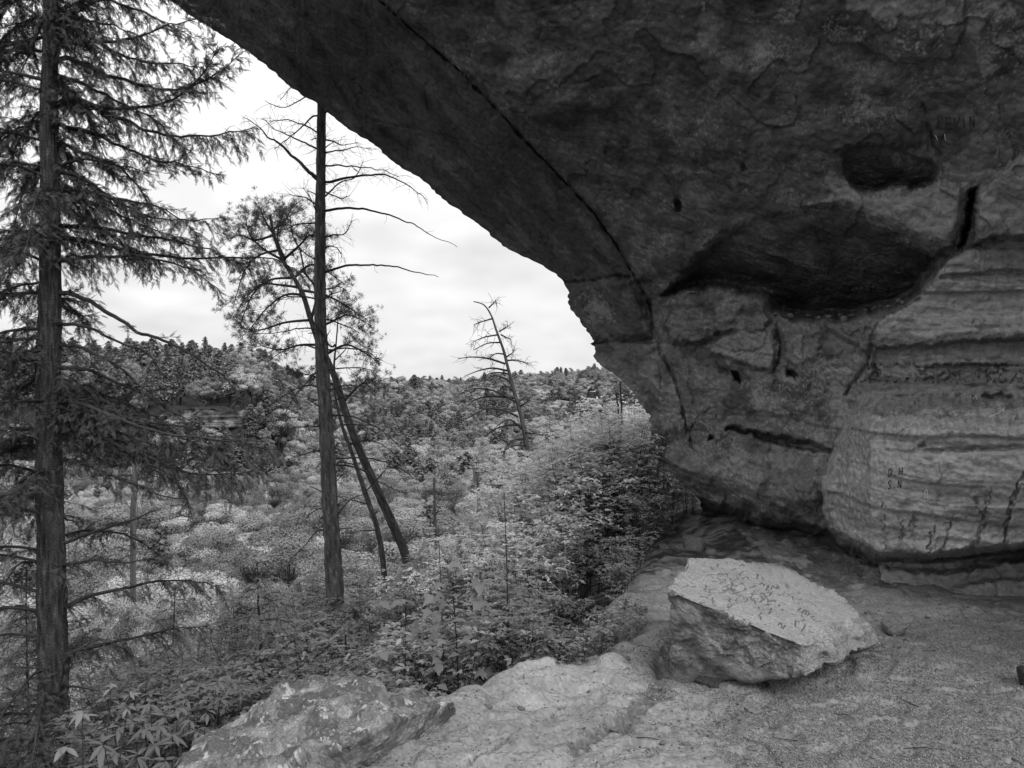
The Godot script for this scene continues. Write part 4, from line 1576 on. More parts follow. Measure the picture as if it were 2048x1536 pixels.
func conifer(called: String, label: String, group: String, sd: int, g0: float, size: float, width: float, whorls := 26) -> Node3D:
	var keep := rng.state
	rng.seed = sd
	var root := thing(called, label, "tree", Vector3.ZERO, group)
	var mb := MB.new()
	tube(mb, curve([Vector3(0, -0.5, 0), Vector3(0.05, 5, 0), Vector3(0, 12.2, 0)], 5), 0.22, 0.02, 6, 0.08)
	var cr := MB.new()
	for k in whorls:
		var t := (k + 0.5) / whorls
		var y := lerpf(2.6, 12.0, t)
		var len0 := width * pow(1.0 - t, 0.55) * rnd(0.7, 1.15) + 0.25
		var n := 6
		for b in n:
			var a := TAU * (b + rnd(-0.35, 0.35)) / n + k * 1.3
			var l := len0 * rnd(0.55, 1.15)
			var dir := Vector3(cos(a), rnd(-0.12, 0.22), sin(a))
			var side := Vector3(-sin(a), 0, cos(a))
			var m := int(4 + l * 5.0)
			for q in m:
				var s := (q + rng.randf()) / m
				var p := Vector3(0, y, 0) + dir * l * s + side * rnd(-0.3, 0.3) * l * (0.5 + 0.5 * s) + Vector3(0, -0.28 * l * s * s + rnd(-0.15, 0.15), 0)
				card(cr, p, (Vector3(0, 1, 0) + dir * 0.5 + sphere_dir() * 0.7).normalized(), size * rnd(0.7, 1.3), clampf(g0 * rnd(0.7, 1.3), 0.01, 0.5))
	part("trunk", mb.mesh(mat.bark), root)
	part("crown", cr.mesh(mat.canopy), root).set_meta("kind", "stuff")
	rng.state = keep
	return root

func build_forest() -> void:
	# prototypes stand at 12 metres; copies are scaled to the height that reaches the canopy
	var near: Array = []
	for k in 4:
		near.append(broadleaf("valley_tree", "pale leafy tree in the canopy of the gorge below the ledge", "broadleaf trees in the gorge", 100 + k, 44, 900, 0.15, [0.36, 0.25, 0.18, 0.43][k], [1.0, 0.9, 1.15, 1.0][k]))
	var close: Array = []
	for k in 2:
		close.append(broadleaf("slope_foot_tree", "fine-leaved tree at the foot of the drop just beyond the undergrowth", "trees at the foot of the drop", 160 + k, 44, 2000, 0.095, [0.26, 0.32][k], [1.0, 0.95][k]))
	var mid: Array = []
	for k in 5:
		mid.append(broadleaf("slope_tree", "rounded leafy tree in the wood on the far slope", "broadleaf trees on the far slope", 120 + k, 46, 210, 0.29, [0.25, 0.34, 0.20, 0.40, 0.29][k], [1.0, 0.85, 1.1, 1.0, 1.2][k]))
	var con: Array = []
	for k in 4:
		con.append(conifer("pine_tree", "dark pointed evergreen in the wood across the gorge", "evergreens across the gorge", 140 + k, [0.13, 0.15, 0.115, 0.17][k], 0.5, [3.0, 3.7, 2.6, 3.3][k]))  # grey lifted in place of haze over the distant evergreens
	var spots: Array = []
	var cell := 0.0
	var d := 25.0
	while d < 590.0:
		cell = 6.4 if d < 60.0 else (7.0 if d < 150.0 else 7.0)
		var x := -0.74 * d
		while x < 0.30 * d + 4.0:
			var xx := x + rnd(-0.45, 0.45) * cell
			var dd := d + rnd(-0.45, 0.45) * cell
			x += cell
			var h := ground_height(xx, dd)
			var left := xx < -0.245 * dd - 8.0
			if left and (dd > 184.0 and dd < 189.0) and xx > -92.0 and rng.randf() < 0.3:
				continue
			var mixv := n_low.get_noise_2d(xx * 0.02 + 7.0, dd * 0.014) + 0.5 * n_mid.get_noise_2d(xx * 0.05, dd * 0.05)
			var share := 0.04
			if dd > 180.0:
				share = 0.5
			if left and dd > 181.0:
				share = 0.72
			elif dd > 270.0 and dd < 395.0:
				share = 0.5
			elif dd >= 395.0:
				share = 0.3
			elif dd > 120.0:
				share = 0.22
			var is_con := rng.randf() < share + 0.55 * mixv
			var tall := rnd(9.5, 13.0)
			if left and dd > 181.0 and dd < 196.0:
				tall = rnd(6.0, 9.0)
			if dd < 60.0:
				var top: float = line_at([25.0, -7.5, 35.0, -8.0, 50.0, -9.5, 60.0, -10.2], dd) + rnd(-1.6, 1.0)
				tall = clampf(top - h, 6.0, 14.0)
			elif dd > 430.0:
				tall = rnd(9.0, 14.5)
			if is_con:
				tall *= 1.12
			spots.append([xx, h, dd, tall, is_con])
		d += cell
	# scrub on the steps of the plateau
	for k in 120:
		var xx := rnd(-135.0, -46.0)
		var dd := rnd(172.5, 200.0)
		if dd > 184.0 and dd < 189.5 and xx > -92.0:
			continue
		spots.append([xx, ground_height(xx, dd), dd, rnd(4.0, 7.5), rng.randf() < 0.5])
	# nearest first: those are things of their own, the rest one mass
	spots.sort_custom(func(a, b): return a[2] < b[2])
	var n_near := 0
	var n_close := 0
	var n_mid2 := 0
	var n_con := 0
	var rest_b: Array = []
	var rest_c: Array = []
	for s in spots:
		var sc: float = s[3] / 12.0
		var at := Vector3(s[0], s[1] - 0.2, -s[2])
		var wide := sc * rnd(0.75, 1.5)
		if s[4]:
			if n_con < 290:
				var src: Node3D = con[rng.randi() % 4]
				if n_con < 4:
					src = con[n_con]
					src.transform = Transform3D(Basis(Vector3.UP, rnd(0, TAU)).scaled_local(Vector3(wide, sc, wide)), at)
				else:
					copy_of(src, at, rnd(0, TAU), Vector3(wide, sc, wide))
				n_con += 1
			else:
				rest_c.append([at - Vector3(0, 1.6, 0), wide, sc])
		elif s[2] < 48.0:
			if n_close < 2:
				close[n_close].transform = Transform3D(Basis(Vector3.UP, rnd(0, TAU)).scaled_local(Vector3(wide, sc, wide)), at)
			else:
				copy_of(close[rng.randi() % 2], at, rnd(0, TAU), Vector3(wide, sc, wide))
			n_close += 1
		elif s[2] < 150.0 and n_near < 295:
			if n_near < 4:
				near[n_near].transform = Transform3D(Basis(Vector3.UP, rnd(0, TAU)).scaled_local(Vector3(wide, sc, wide)), at)
			else:
				copy_of(near[rng.randi() % 4], at, rnd(0, TAU), Vector3(wide, sc, wide))
			n_near += 1
		elif n_mid2 < 290:
			if n_mid2 < 5:
				mid[n_mid2].transform = Transform3D(Basis(Vector3.UP, rnd(0, TAU)).scaled_local(Vector3(wide, sc, wide)), at)
			else:
				copy_of(mid[rng.randi() % 5], at, rnd(0, TAU), Vector3(wide, sc, wide))
			n_mid2 += 1
		else:
			rest_b.append([at - Vector3(0, 1.6, 0), wide, sc])
	print("trees ", n_near, " ", n_mid2, " ", n_con, " rest ", rest_b.size(), " ", rest_c.size())
	var wood := thing("far_wood", "mixed wood that clothes the far slopes of the gorge", "wood")
	wood.set_meta("kind", "stuff")
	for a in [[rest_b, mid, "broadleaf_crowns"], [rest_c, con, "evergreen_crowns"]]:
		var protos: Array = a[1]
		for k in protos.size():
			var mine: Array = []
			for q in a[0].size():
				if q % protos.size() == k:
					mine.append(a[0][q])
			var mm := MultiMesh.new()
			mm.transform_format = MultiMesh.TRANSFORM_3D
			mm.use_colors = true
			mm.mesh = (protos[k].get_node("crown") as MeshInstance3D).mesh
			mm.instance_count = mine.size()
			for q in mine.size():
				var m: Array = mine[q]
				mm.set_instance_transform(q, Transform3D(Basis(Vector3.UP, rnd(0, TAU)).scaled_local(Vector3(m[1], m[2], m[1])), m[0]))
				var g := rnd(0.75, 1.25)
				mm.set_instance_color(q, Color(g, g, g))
			var o := MultiMeshInstance3D.new()
			o.name = numbered(a[2], wood)
			o.multimesh = mm
			wood.add_child(o)
			o.set_meta("kind", "stuff")

# ---------------------------------------------------------------- trees on the slope below the ledge

func spray_mesh(sd: int, length: float, pairs: int, wide: float, g0: float, thick: float) -> MB:
	# a flat feathery evergreen shoot along +x
	var keep := rng.state
	rng.seed = sd
	var mb := MB.new()
	for k in pairs * 2 + 1:
		var t := (k + 0.5) / (pairs * 2 + 1)
		var s := 1.0 if k % 2 == 0 else -1.0
		var l := wide * (1.0 - 0.65 * t) * rnd(0.7, 1.2)
		var dir := Vector3(0.75, rnd(-0.25, 0.1), s * 0.7).normalized()
		if k == pairs * 2:
			dir = Vector3(1, -0.1, 0)
			l = wide * 0.5
		leaf(mb, Vector3(length * t, -0.12 * length * t * t, 0), dir, Vector3(rnd(-0.3, 0.3), 1, rnd(-0.3, 0.3)), l, thick * rnd(0.8, 1.2), g0 * rnd(0.75, 1.3), 0.1, 0.1)
	leaf(mb, Vector3.ZERO, Vector3(1, -0.08, 0).normalized(), Vector3.UP, length, thick * 0.7, g0 * 0.8, 0.1, 0.05)
	rng.state = keep
	return mb

func scatter(called: String, me: Mesh, tr: Array[Transform3D], parent: Node) -> void:
	var mm := MultiMesh.new()
	mm.transform_format = MultiMesh.TRANSFORM_3D
	mm.mesh = me
	mm.instance_count = tr.size()
	for k in tr.size():
		mm.set_instance_transform(k, tr[k])
	var o := MultiMeshInstance3D.new()
	o.name = numbered(called, parent)
	o.multimesh = mm
	parent.add_child(o)
	o.set_meta("kind", "stuff")

func aim(dir: Vector3, up: Vector3, s: float, at: Vector3) -> Transform3D:
	var z := dir.cross(up)
	if z.length() < 0.05:
		z = dir.cross(Vector3(0.3, 0.1, 1.0))
	z = z.normalized()
	return Transform3D(Basis(dir * s, z.cross(dir) * s, z * s), at)

func fronds(mb: MB, path: PackedVector3Array, from: float, gap: float, twig: float, sag: float, out: Array, density: float, spray: float) -> void:
	# side twigs hung with shoots along a branch
	var total := 0.0
	for k in path.size() - 1:
		total += path[k].distance_to(path[k + 1])
	var n := int(total / gap)
	for k in n:
		var t := from + (1.0 - from) * (k + rng.randf()) / maxf(n, 1)
		if rng.randf() > density:
			continue
		var x := t * (path.size() - 1)
		var i := mini(int(x), path.size() - 2)
		var p := path[i].lerp(path[i + 1], x - i)
		var dir := (path[i + 1] - path[i]).normalized()
		var side := dir.cross(Vector3.UP).normalized() * (1.0 if k % 2 == 0 else -1.0)
		var d0 := (dir * rnd(0.3, 1.0) + side * rnd(0.2, 0.9) + Vector3(0, -sag * rnd(-0.1, 1.3), 0) + sphere_dir() * 0.5).normalized()
		var l := twig * rnd(0.5, 1.15) * (1.0 - 0.55 * t)
		var pts := [p, p + d0 * l * 0.5, p + d0 * l + Vector3(0, -sag * l * 0.35, 0)]
		var tp := curve(pts, 3)
		tube(mb, tp, 0.0045, 0.0015, 3, 0.06)
		var m := int(l / (spray * 0.42)) + 1
		for q in m:
			var s := (q + rng.randf()) / m
			var y := s * (tp.size() - 1)
			var j := mini(int(y), tp.size() - 2)
			var at := tp[j].lerp(tp[j + 1], y - j)
			var td := (tp[j + 1] - tp[j]).normalized()
			var sd := td.cross(Vector3.UP).normalized()
			var e := (td * 0.8 + sd * rnd(-0.9, 0.9) + sphere_dir() * 0.75 + Vector3(0, -0.2 * sag, 0)).normalized()
			out.append(aim(e, Vector3(rnd(-0.9, 0.9), 1, rnd(-0.9, 0.9)), rnd(0.7, 1.3), at))

const HEMLOCK_BOUGHS := [
	[0.9, 113, 39, 147, 34, 191, 44, 239, 55, 300, 90], [1, 120, 44, 154, 62, 205, 91, 253, 113, 294, 126, 349, 128, 420, 140], [1, 116, 91, 150, 84, 205, 82, 253, 79, 290, 68, 340, 50, 420, 30],
	[1, 116, 118, 154, 120, 205, 147, 260, 164, 308, 176, 355, 178, 400, 167, 444, 140, 480, 108], [1, 116, 212, 144, 207, 191, 214, 239, 219, 290, 212, 342, 202, 383, 171, 414, 137, 437, 89], [1, 118, 185, 150, 193, 205, 222, 260, 246, 308, 265, 362, 273, 410, 273, 458, 265, 506, 258],
	[0.9, 118, 285, 144, 297, 185, 314, 232, 332, 260, 355, 287, 390, 308, 427], [0.9, 120, 343, 147, 349, 185, 369, 226, 396, 267, 420, 308, 436, 376, 441, 450, 436], [0.7, 120, 367, 140, 376, 161, 403, 185, 437, 219, 468, 260, 496, 300, 512],
	[0.8, 118, 414, 154, 427, 191, 451, 239, 485, 280, 504, 330, 530], [0.95, 120, 477, 164, 480, 212, 490, 260, 502, 342, 514, 444, 516, 547, 516, 595, 545], [1.0, 120, 520, 170, 515, 230, 512, 300, 515, 380, 540, 440, 580],
	[0.35, 121, 585, 154, 591, 191, 609, 239, 640, 284, 667, 335, 685, 379, 705, 410, 726, 448, 753, 478, 790, 506, 828], [0.3, 123, 647, 154, 650, 191, 661, 239, 685, 287, 700, 308, 719, 330, 760], [0.25, 123, 691, 157, 693, 198, 712, 239, 736, 273, 763, 301, 787, 321, 808],
	[0.3, 123, 736, 154, 736, 191, 744, 239, 765, 280, 784, 308, 802, 340, 822, 400, 850], [0.7, 116, 845, 154, 842, 205, 843, 260, 847, 325, 849, 383, 857, 420, 870, 500, 890], [0.7, 120, 847, 154, 852, 205, 873, 253, 900, 294, 924, 325, 944, 355, 968, 379, 1013],
	[0.3, 123, 919, 164, 925, 205, 944, 249, 961, 290, 975, 328, 992, 369, 997], [0.0, 127, 1087, 185, 1065, 233, 1049, 274, 1037, 310, 1020], [0.75, 134, 1212, 164, 1197, 205, 1185, 260, 1174, 308, 1164, 353, 1159, 387, 1162, 445, 1175],
	[0.75, 135, 1308, 171, 1296, 219, 1286, 274, 1274, 315, 1265, 360, 1257, 420, 1250], [0.0, 137, 1371, 164, 1376, 198, 1383], [0.8, 125, 790, 170, 800, 240, 830, 320, 860, 400, 890, 470, 930], [0.7, 122, 760, 160, 790, 210, 850, 280, 880, 380, 910, 460, 960], [1.0, 118, 330, 170, 320, 230, 330, 300, 345],
	[1.0, 114, 60, 160, 20, 220, -10, 300, -20, 380, 0], [1.0, 112, 10, 160, -40, 240, -70, 330, -60], [0.6, 130, 1130, 190, 1120, 260, 1125, 330, 1110], [0.9, 118, 250, 170, 262, 240, 290, 310, 320, 370, 330, 440, 350],
	[0.7, 122, 800, 180, 815, 260, 845, 350, 870, 440, 880, 540, 900], [0.8, 122, 870, 190, 890, 270, 905, 350, 940, 430, 950, 520, 940], [0.9, 122, 820, 200, 860, 280, 900, 350, 930, 400, 980], [1.0, 118, 150, 170, 170, 240, 205, 310, 240, 370, 300], [1.0, 118, 380, 180, 385, 250, 400, 330, 420, 400, 470], [1.0, 116, 20, 180, 0, 250, 10, 320, 40, 390, 80], [0.9, 120, 450, 190, 455, 270, 470, 340, 480, 420, 500, 500, 540]]

func build_hemlock() -> void:
	var D := 9.3
	var base := px(112, 1640, D)
	base.y = minf(base.y, ground_height(base.x, D))
	var root := thing("hemlock_tree", "tall dark hemlock with drooping feathery boughs at the brink", "tree", base)
	var mb := MB.new()
	var tp: Array = []
	for a in [[109, 1520], [105, 1300], [103, 1150], [100, 1000], [97, 850], [98, 700], [100, 560], [100, 400], [98, 200], [102, 60], [103, -120], [100, -380], [102, -700]]:
		tp.append(px(a[0], a[1], D) - base)
	tp.insert(0, Vector3(0, -0.4, 0))
	var path := curve(tp, 26)
	tube(mb, path, 0.165, 0.045, 44, 0.095, 1.25, 0.17)
	mb.smooth()
	part("trunk", mb.mesh(mat.bark), root)
	var sprays: Array[Array] = [[], [], []]
	var all: Array = []
	for b in HEMLOCK_BOUGHS:
		var pts: Array = []
		var kz := rnd(-0.9, 0.9)
		var n: int = (b.size() - 1) / 2
		for k in n:
			var dd: float = D + kz * pow(float(k) / n, 1.2) * (b[1 + 2 * (n - 1)] - 110.0) / 330.0
			pts.append(px(b[1 + 2 * k], b[2 + 2 * k], dd) - base)
		pts.insert(0, pts[0] + Vector3(-0.08, 0.02, 0))
		all.append([pts, b[0], 0.022 + 0.00003 * absf(b[1 + 2 * (n - 1)] - 110.0)])
	# boughs towards the left, the viewer and the slope
	var v := -560.0
	while v < 1490.0:
		v += rnd(20.0, 34.0)
		var o := px(101, v, D) - base
		var az := PI + rnd(-0.9, 0.9)
		var pick := rng.randf()
		if pick < 0.17:
			az = PI * 0.5 + rnd(-0.5, 0.5)
		elif pick < 0.42:
			az = -PI * 0.5 + rnd(-0.8, 0.6)
		elif v < 0.0 and pick < 0.65:
			az = rnd(-0.7, 0.7)
		var l := rnd(1.1, 2.4) * (1.0 if v > -100.0 else 0.8)
		var dir := Vector3(cos(az), 0, sin(az))
		var lift := rnd(-0.25, 0.30)
		if v > 1000.0:
			lift = rnd(-0.1, 0.3)
		var pts := [o, o + dir * l * 0.3 + Vector3(0, lift * l * 0.3, 0), o + dir * l * 0.65 + Vector3(0, lift * l * 0.4 - 0.10 * l, 0), o + dir * l + Vector3(0, lift * l * 0.4 - rnd(0.1, 0.4) * l, 0)]
		all.append([pts, rnd(0.7, 1.0) if v < 1050.0 else rnd(0.0, 0.7), rnd(0.016, 0.026)])
	for a in all:
		var path2 := curve(a[0], 5)
		for k in range(1, path2.size()):
			path2[k] += Vector3(0.02, 0.025, 0.02) * n_mid.get_noise_3dv(path2[k] * 5.0)
		var bm := MB.new()
		tube(bm, path2, a[2], 0.004, 7, 0.085, 0.9, 0.12)
		# bare little twigs
		for k in 7:
			var x := rnd(0.1, 0.95) * (path2.size() - 1)
			var p := path2[int(x)]
			var e := (sphere_dir() + Vector3(0, -0.4, 0)).normalized() * rnd(0.12, 0.4)
			tube(bm, curve([p, p + e * 0.5 + Vector3(0, 0.03, 0), p + e], 2), 0.004, 0.0015, 3, 0.07)
		var out: Array = []
		if a[1] > 0.0:
			fronds(bm, path2, 0.08, 0.026, 0.50, rnd(0.2, 0.85), out, a[1] * 0.68, 0.048)
		for q in out:
			sprays[rng.randi() % 3].append(q)
		part("bough", bm.mesh(mat.bark), root)
	for k in 3:
		var tr: Array[Transform3D] = []
		tr.assign(sprays[k])
		scatter("foliage", spray_mesh(300 + k, 0.085, 7, 0.034, 0.065, 0.0062).mesh(mat.needle), tr, root)
	print("hemlock sprays ", sprays[0].size() * 3)

func whiskers(mb: MB, path: PackedVector3Array, n: int, l: float, r: float, col: float) -> void:
	# fine dead twigs curling off a branch
	for k in n:
		var x := pow(rng.randf(), 0.8) * (path.size() - 1)
		var i := mini(int(x), path.size() - 2)
		var p := path[i].lerp(path[i + 1], x - i)
		var dir := (path[i + 1] - path[i]).normalized()
		var e := (sphere_dir() + dir * 0.7).normalized() * l * rnd(0.35, 1.2)
		var bend := sphere_dir() * l * 0.2
		var q := curve([p, p + e * 0.5 + bend, p + e + bend * 0.3 + Vector3(0, -0.15 * l, 0)], 3)
		tube(mb, q, r, r * 0.4, 3, col)
		for j in rng.randi() % 3:
			var s := q[2 + rng.randi() % 3]
			var f := (sphere_dir() + e.normalized() * 0.6).normalized() * l * rnd(0.2, 0.5)
			tube(mb, PackedVector3Array([s, s + f * 0.5 + bend * 0.2, s + f]), r * 0.6, r * 0.3, 3, col)

func px_path(flat: Array, D: float, kz: float, o: Vector3) -> Array:
	var out: Array = []
	var n := flat.size() / 2
	for k in n:
		out.append(px(flat[2 * k], flat[2 * k + 1], D + kz * float(k) / n) - o)
	return out

func build_dead_pine() -> void:
	var D := 15.0
	var base := px(674, 1340, D)
	base.y = ground_height(base.x, D)
	var root := thing("dead_pine", "tall dead pine with bare limbs and fine curling twigs, its top hidden by the arch", "tree", base)
	var mb := MB.new()
	var tp := px_path([673, 1300, 669, 1180, 664, 1080, 659, 980, 653, 860, 647, 760, 641, 650, 640, 550, 641, 400, 643, 240, 645, 100, 646, -80], D, 0.0, base)
	tp.insert(0, Vector3(0, -0.4, 0))
	tube(mb, curve(tp, 22), 0.18, 0.06, 32, 0.17, 1.0, 0.17)
	mb.smooth()
	part("trunk", mb.mesh(mat.bark), root)
	var list := [[634, 231, 622, 236, 606, 252, 580, 274, 562, 288, 548, 298], [635, 267, 613, 254, 590, 244, 561, 240, 538, 243], [632, 295, 603, 283, 574, 270, 548, 257, 522, 236], [632, 358, 613, 339, 590, 316, 561, 290, 535, 274, 515, 251, 486, 233],
		[653, 280, 675, 287, 691, 290, 715, 288], [653, 305, 678, 300, 710, 296, 743, 295], [653, 332, 678, 330, 710, 334, 743, 337, 772, 342, 795, 355], [653, 366, 678, 358, 710, 352, 743, 349, 775, 352, 795, 358, 821, 375, 841, 388, 854, 410], [645, 397, 665, 378, 684, 363, 707, 358, 720, 339, 727, 319],
		[653, 422, 684, 417, 717, 417, 749, 423, 779, 432, 815, 443, 841, 458, 873, 475, 915, 494], [653, 544, 671, 536, 697, 531, 730, 530, 762, 531, 795, 535, 824, 542, 854, 547, 876, 556], [637, 436, 626, 407, 606, 375], [626, 404, 603, 394, 574, 389], [631, 448, 606, 448, 580, 454, 554, 466],
		[652, 475, 671, 470, 690, 467, 699, 452, 704, 443], [653, 493, 671, 495, 684, 508], [632, 773, 612, 772, 588, 780, 554, 801, 513, 826], [632, 744, 612, 767, 588, 794, 564, 838], [646, 858, 632, 852, 608, 852, 584, 857], [664, 832, 694, 831, 725, 840, 763, 861, 794, 888, 812, 912], [664, 919, 691, 915, 725, 917, 763, 921, 794, 933, 835, 960],
		[674, 929, 712, 936, 753, 960, 800, 984], [657, 699, 701, 697, 732, 705, 766, 721], [660, 738, 701, 735, 749, 740], [640, 600, 600, 592, 560, 600, 530, 640], [640, 660, 600, 655, 560, 665, 500, 668], [655, 640, 690, 650, 720, 668], [645, 700, 605, 690, 570, 700, 530, 725], [660, 780, 690, 770, 730, 775], [652, 900, 620, 905, 585, 915], [668, 1010, 630, 1020, 600, 1050],
		[672, 1080, 640, 1060, 610, 1090, 580, 1120], [674, 1030, 700, 1000, 735, 985], [640, 190, 610, 195, 570, 215, 530, 200], [646, 150, 600, 160, 560, 200], [660, 690, 640, 660, 622, 640], [632, 520, 600, 500, 570, 498], [652, 580, 680, 575, 700, 590], [652, 385, 680, 395, 700, 390]]
	for k in list.size():
		var f: Array = list[k]
		var pts := px_path(f, D, rnd(-0.9, 0.9), base)
		pts.insert(0, pts[0] + (Vector3(0.1, 0, 0) if f[2] < f[0] else Vector3(-0.1, 0, 0)))
		var path := curve(pts, 4)
		for j in range(2, path.size()):
			path[j] += Vector3(0.02, 0.03, 0.03) * n_hi.get_noise_3dv(path[j] * 3.0)
		var bm := MB.new()
		var big := 0.05 if k == 3 else (0.034 if f.size() > 12 else 0.024)
		tube(bm, path, big, 0.005, 6, 0.09, 0.8, 0.1)
		var lot := 3 if k in [9, 10] else 20
		whiskers(bm, path, lot, 0.34, 0.004, 0.07)
		part("limb", bm.mesh(mat.bark), root)
	# dead stubs
	for k in 26:
		var v := rnd(200.0, 1250.0)
		var t := px(line_at([200, 644, 550, 640, 760, 647, 1000, 660, 1300, 673], v), v, D) - base
		var bm := MB.new()
		var e := Vector3(rnd(-1, 1), rnd(-0.1, 0.5), rnd(-0.4, 1)).normalized() * rnd(0.2, 0.55)
		tube(bm, curve([t, t + e * 0.5, t + e + Vector3(0, -0.04, 0)], 2), 0.016, 0.006, 5, 0.12)
		whiskers(bm, PackedVector3Array([t, t + e * 0.6, t + e]), 3, 0.25, 0.003, 0.08)
		part("stub", bm.mesh(mat.bark), root)

func tuft_mesh(sd: int, l: float, g: float, n: int) -> MB:
	var keep := rng.state
	rng.seed = sd
	var mb := MB.new()
	for k in n:
		var d := (sphere_dir() + Vector3(0.7, 0.25, 0)).normalized()
		leaf(mb, Vector3(rnd(-0.3, 0.1) * l, 0, 0), d, sphere_dir(), l * rnd(0.7, 1.2), 0.007, g * rnd(0.8, 1.2), 0.05, 0.1)
	rng.state = keep
	return mb

func build_live_pine() -> void:
	var D := 20.0
	var base := px(820, 1160, D)
	base.y = ground_height(base.x, D)
	var root := thing("leaning_pine", "leaning pine with tufted needles, crossing behind the dead pine", "tree", base)
	var mb := MB.new()
	var tp := px_path([815, 1130, 790, 1060, 750, 970, 715, 890, 690, 820, 668, 750, 640, 690, 622, 640, 606, 590, 588, 556, 566, 520, 548, 470, 540, 430], D, 0.0, base)
	tp.insert(0, Vector3(0, -0.5, 0))
	tube(mb, curve(tp, 14), 0.125, 0.03, 22, 0.14, 1.0, 0.15)
	mb.smooth()
	part("trunk", mb.mesh(mat.bark), root)
	var tufts: Array[Transform3D] = []
	var list := [[622, 640, 632, 600, 628, 570, 610, 545, 600, 500, 585, 470, 580, 430], [606, 590, 570, 590, 530, 620, 500, 660], [588, 556, 540, 560, 505, 590, 480, 650], [566, 520, 530, 500, 500, 470, 490, 430], [548, 470, 530, 440, 520, 415], [600, 580, 650, 590, 690, 610, 735, 640], [630, 660, 670, 640, 700, 630, 740, 650], [622, 640, 570, 645, 520, 660, 475, 655],
		[566, 520, 600, 490, 620, 470, 640, 480], [588, 556, 620, 530, 650, 540, 690, 570], [560, 500, 520, 510, 490, 540, 470, 600], [640, 690, 600, 690, 560, 700, 520, 690], [545, 460, 570, 440, 585, 410], [650, 710, 690, 690, 720, 700, 750, 720], [548, 470, 510, 480, 480, 470, 455, 480], [600, 575, 560, 570, 520, 570, 480, 610], [570, 520, 555, 480, 560, 440], [690, 800, 720, 770, 745, 765], [680, 780, 650, 760, 600, 745]]
	for f in list:
		var kz := rnd(-1.4, 1.4)
		var path := curve(px_path(f, D, kz, base), 5)
		var bm := MB.new()
		tube(bm, path, 0.04, 0.008, 6, 0.09, 0.9, 0.1)
		for k in 22:
			var x := (0.25 + 0.75 * (k + rng.randf()) / 22.0) * (path.size() - 1)
			var i := mini(int(x), path.size() - 2)
			var p := path[i].lerp(path[i + 1], x - i)
			var dir := (path[i + 1] - path[i]).normalized()
			var e := (sphere_dir() + dir * 0.8 + Vector3(0, 0.25, 0)).normalized() * rnd(0.2, 0.6)
			var q := curve([p, p + e * 0.5 + Vector3(0, -0.03, 0), p + e], 3)
			tube(bm, q, 0.008, 0.004, 3, 0.08)
			for j in 4:
				var at := q[mini(3 + j, q.size() - 1)]
				tufts.append(aim((e.normalized() + sphere_dir() * 0.5).normalized(), Vector3.UP, rnd(0.8, 1.3), at + sphere_dir() * 0.10))
		part("branch", bm.mesh(mat.bark), root)
	scatter("foliage", tuft_mesh(5, 0.12, 0.075, 26).mesh(mat.needle), tufts, root)
	# its dead companion trunk
	D = 18.0
	base = px(768, 1190, D)
	base.y = ground_height(base.x, D)
	var r2 := thing("bare_trunk", "thin bare trunk leaning beside the leaning pine", "tree", base)
	mb = MB.new()
	tp = px_path([768, 1150, 755, 1060, 730, 985, 712, 930, 698, 890, 684, 850, 672, 800, 668, 740, 672, 690, 676, 640], D, 0.0, base)
	tp.insert(0, Vector3(0, -0.5, 0))
	tube(mb, curve(tp, 14), 0.075, 0.012, 14, 0.15, 0.9, 0.15)
	mb.smooth()
	part("trunk", mb.mesh(mat.bark), r2)
	for f in [[730, 985, 770, 940, 800, 900], [712, 930, 680, 925, 650, 935], [740, 1010, 700, 1000, 676, 1008], [755, 1060, 720, 1062, 690, 1068], [672, 800, 700, 790, 730, 800], [670, 720, 690, 700, 700, 680], [684, 850, 720, 850, 760, 870], [698, 890, 740, 880, 780, 900, 810, 930]]:
		var bm := MB.new()
		var path := curve(px_path(f, D, rnd(-0.6, 0.6), base), 4)
		tube(bm, path, 0.018, 0.004, 5, 0.09)
		whiskers(bm, path, 8, 0.3, 0.004, 0.08)
		part("limb", bm.mesh(mat.bark), r2)

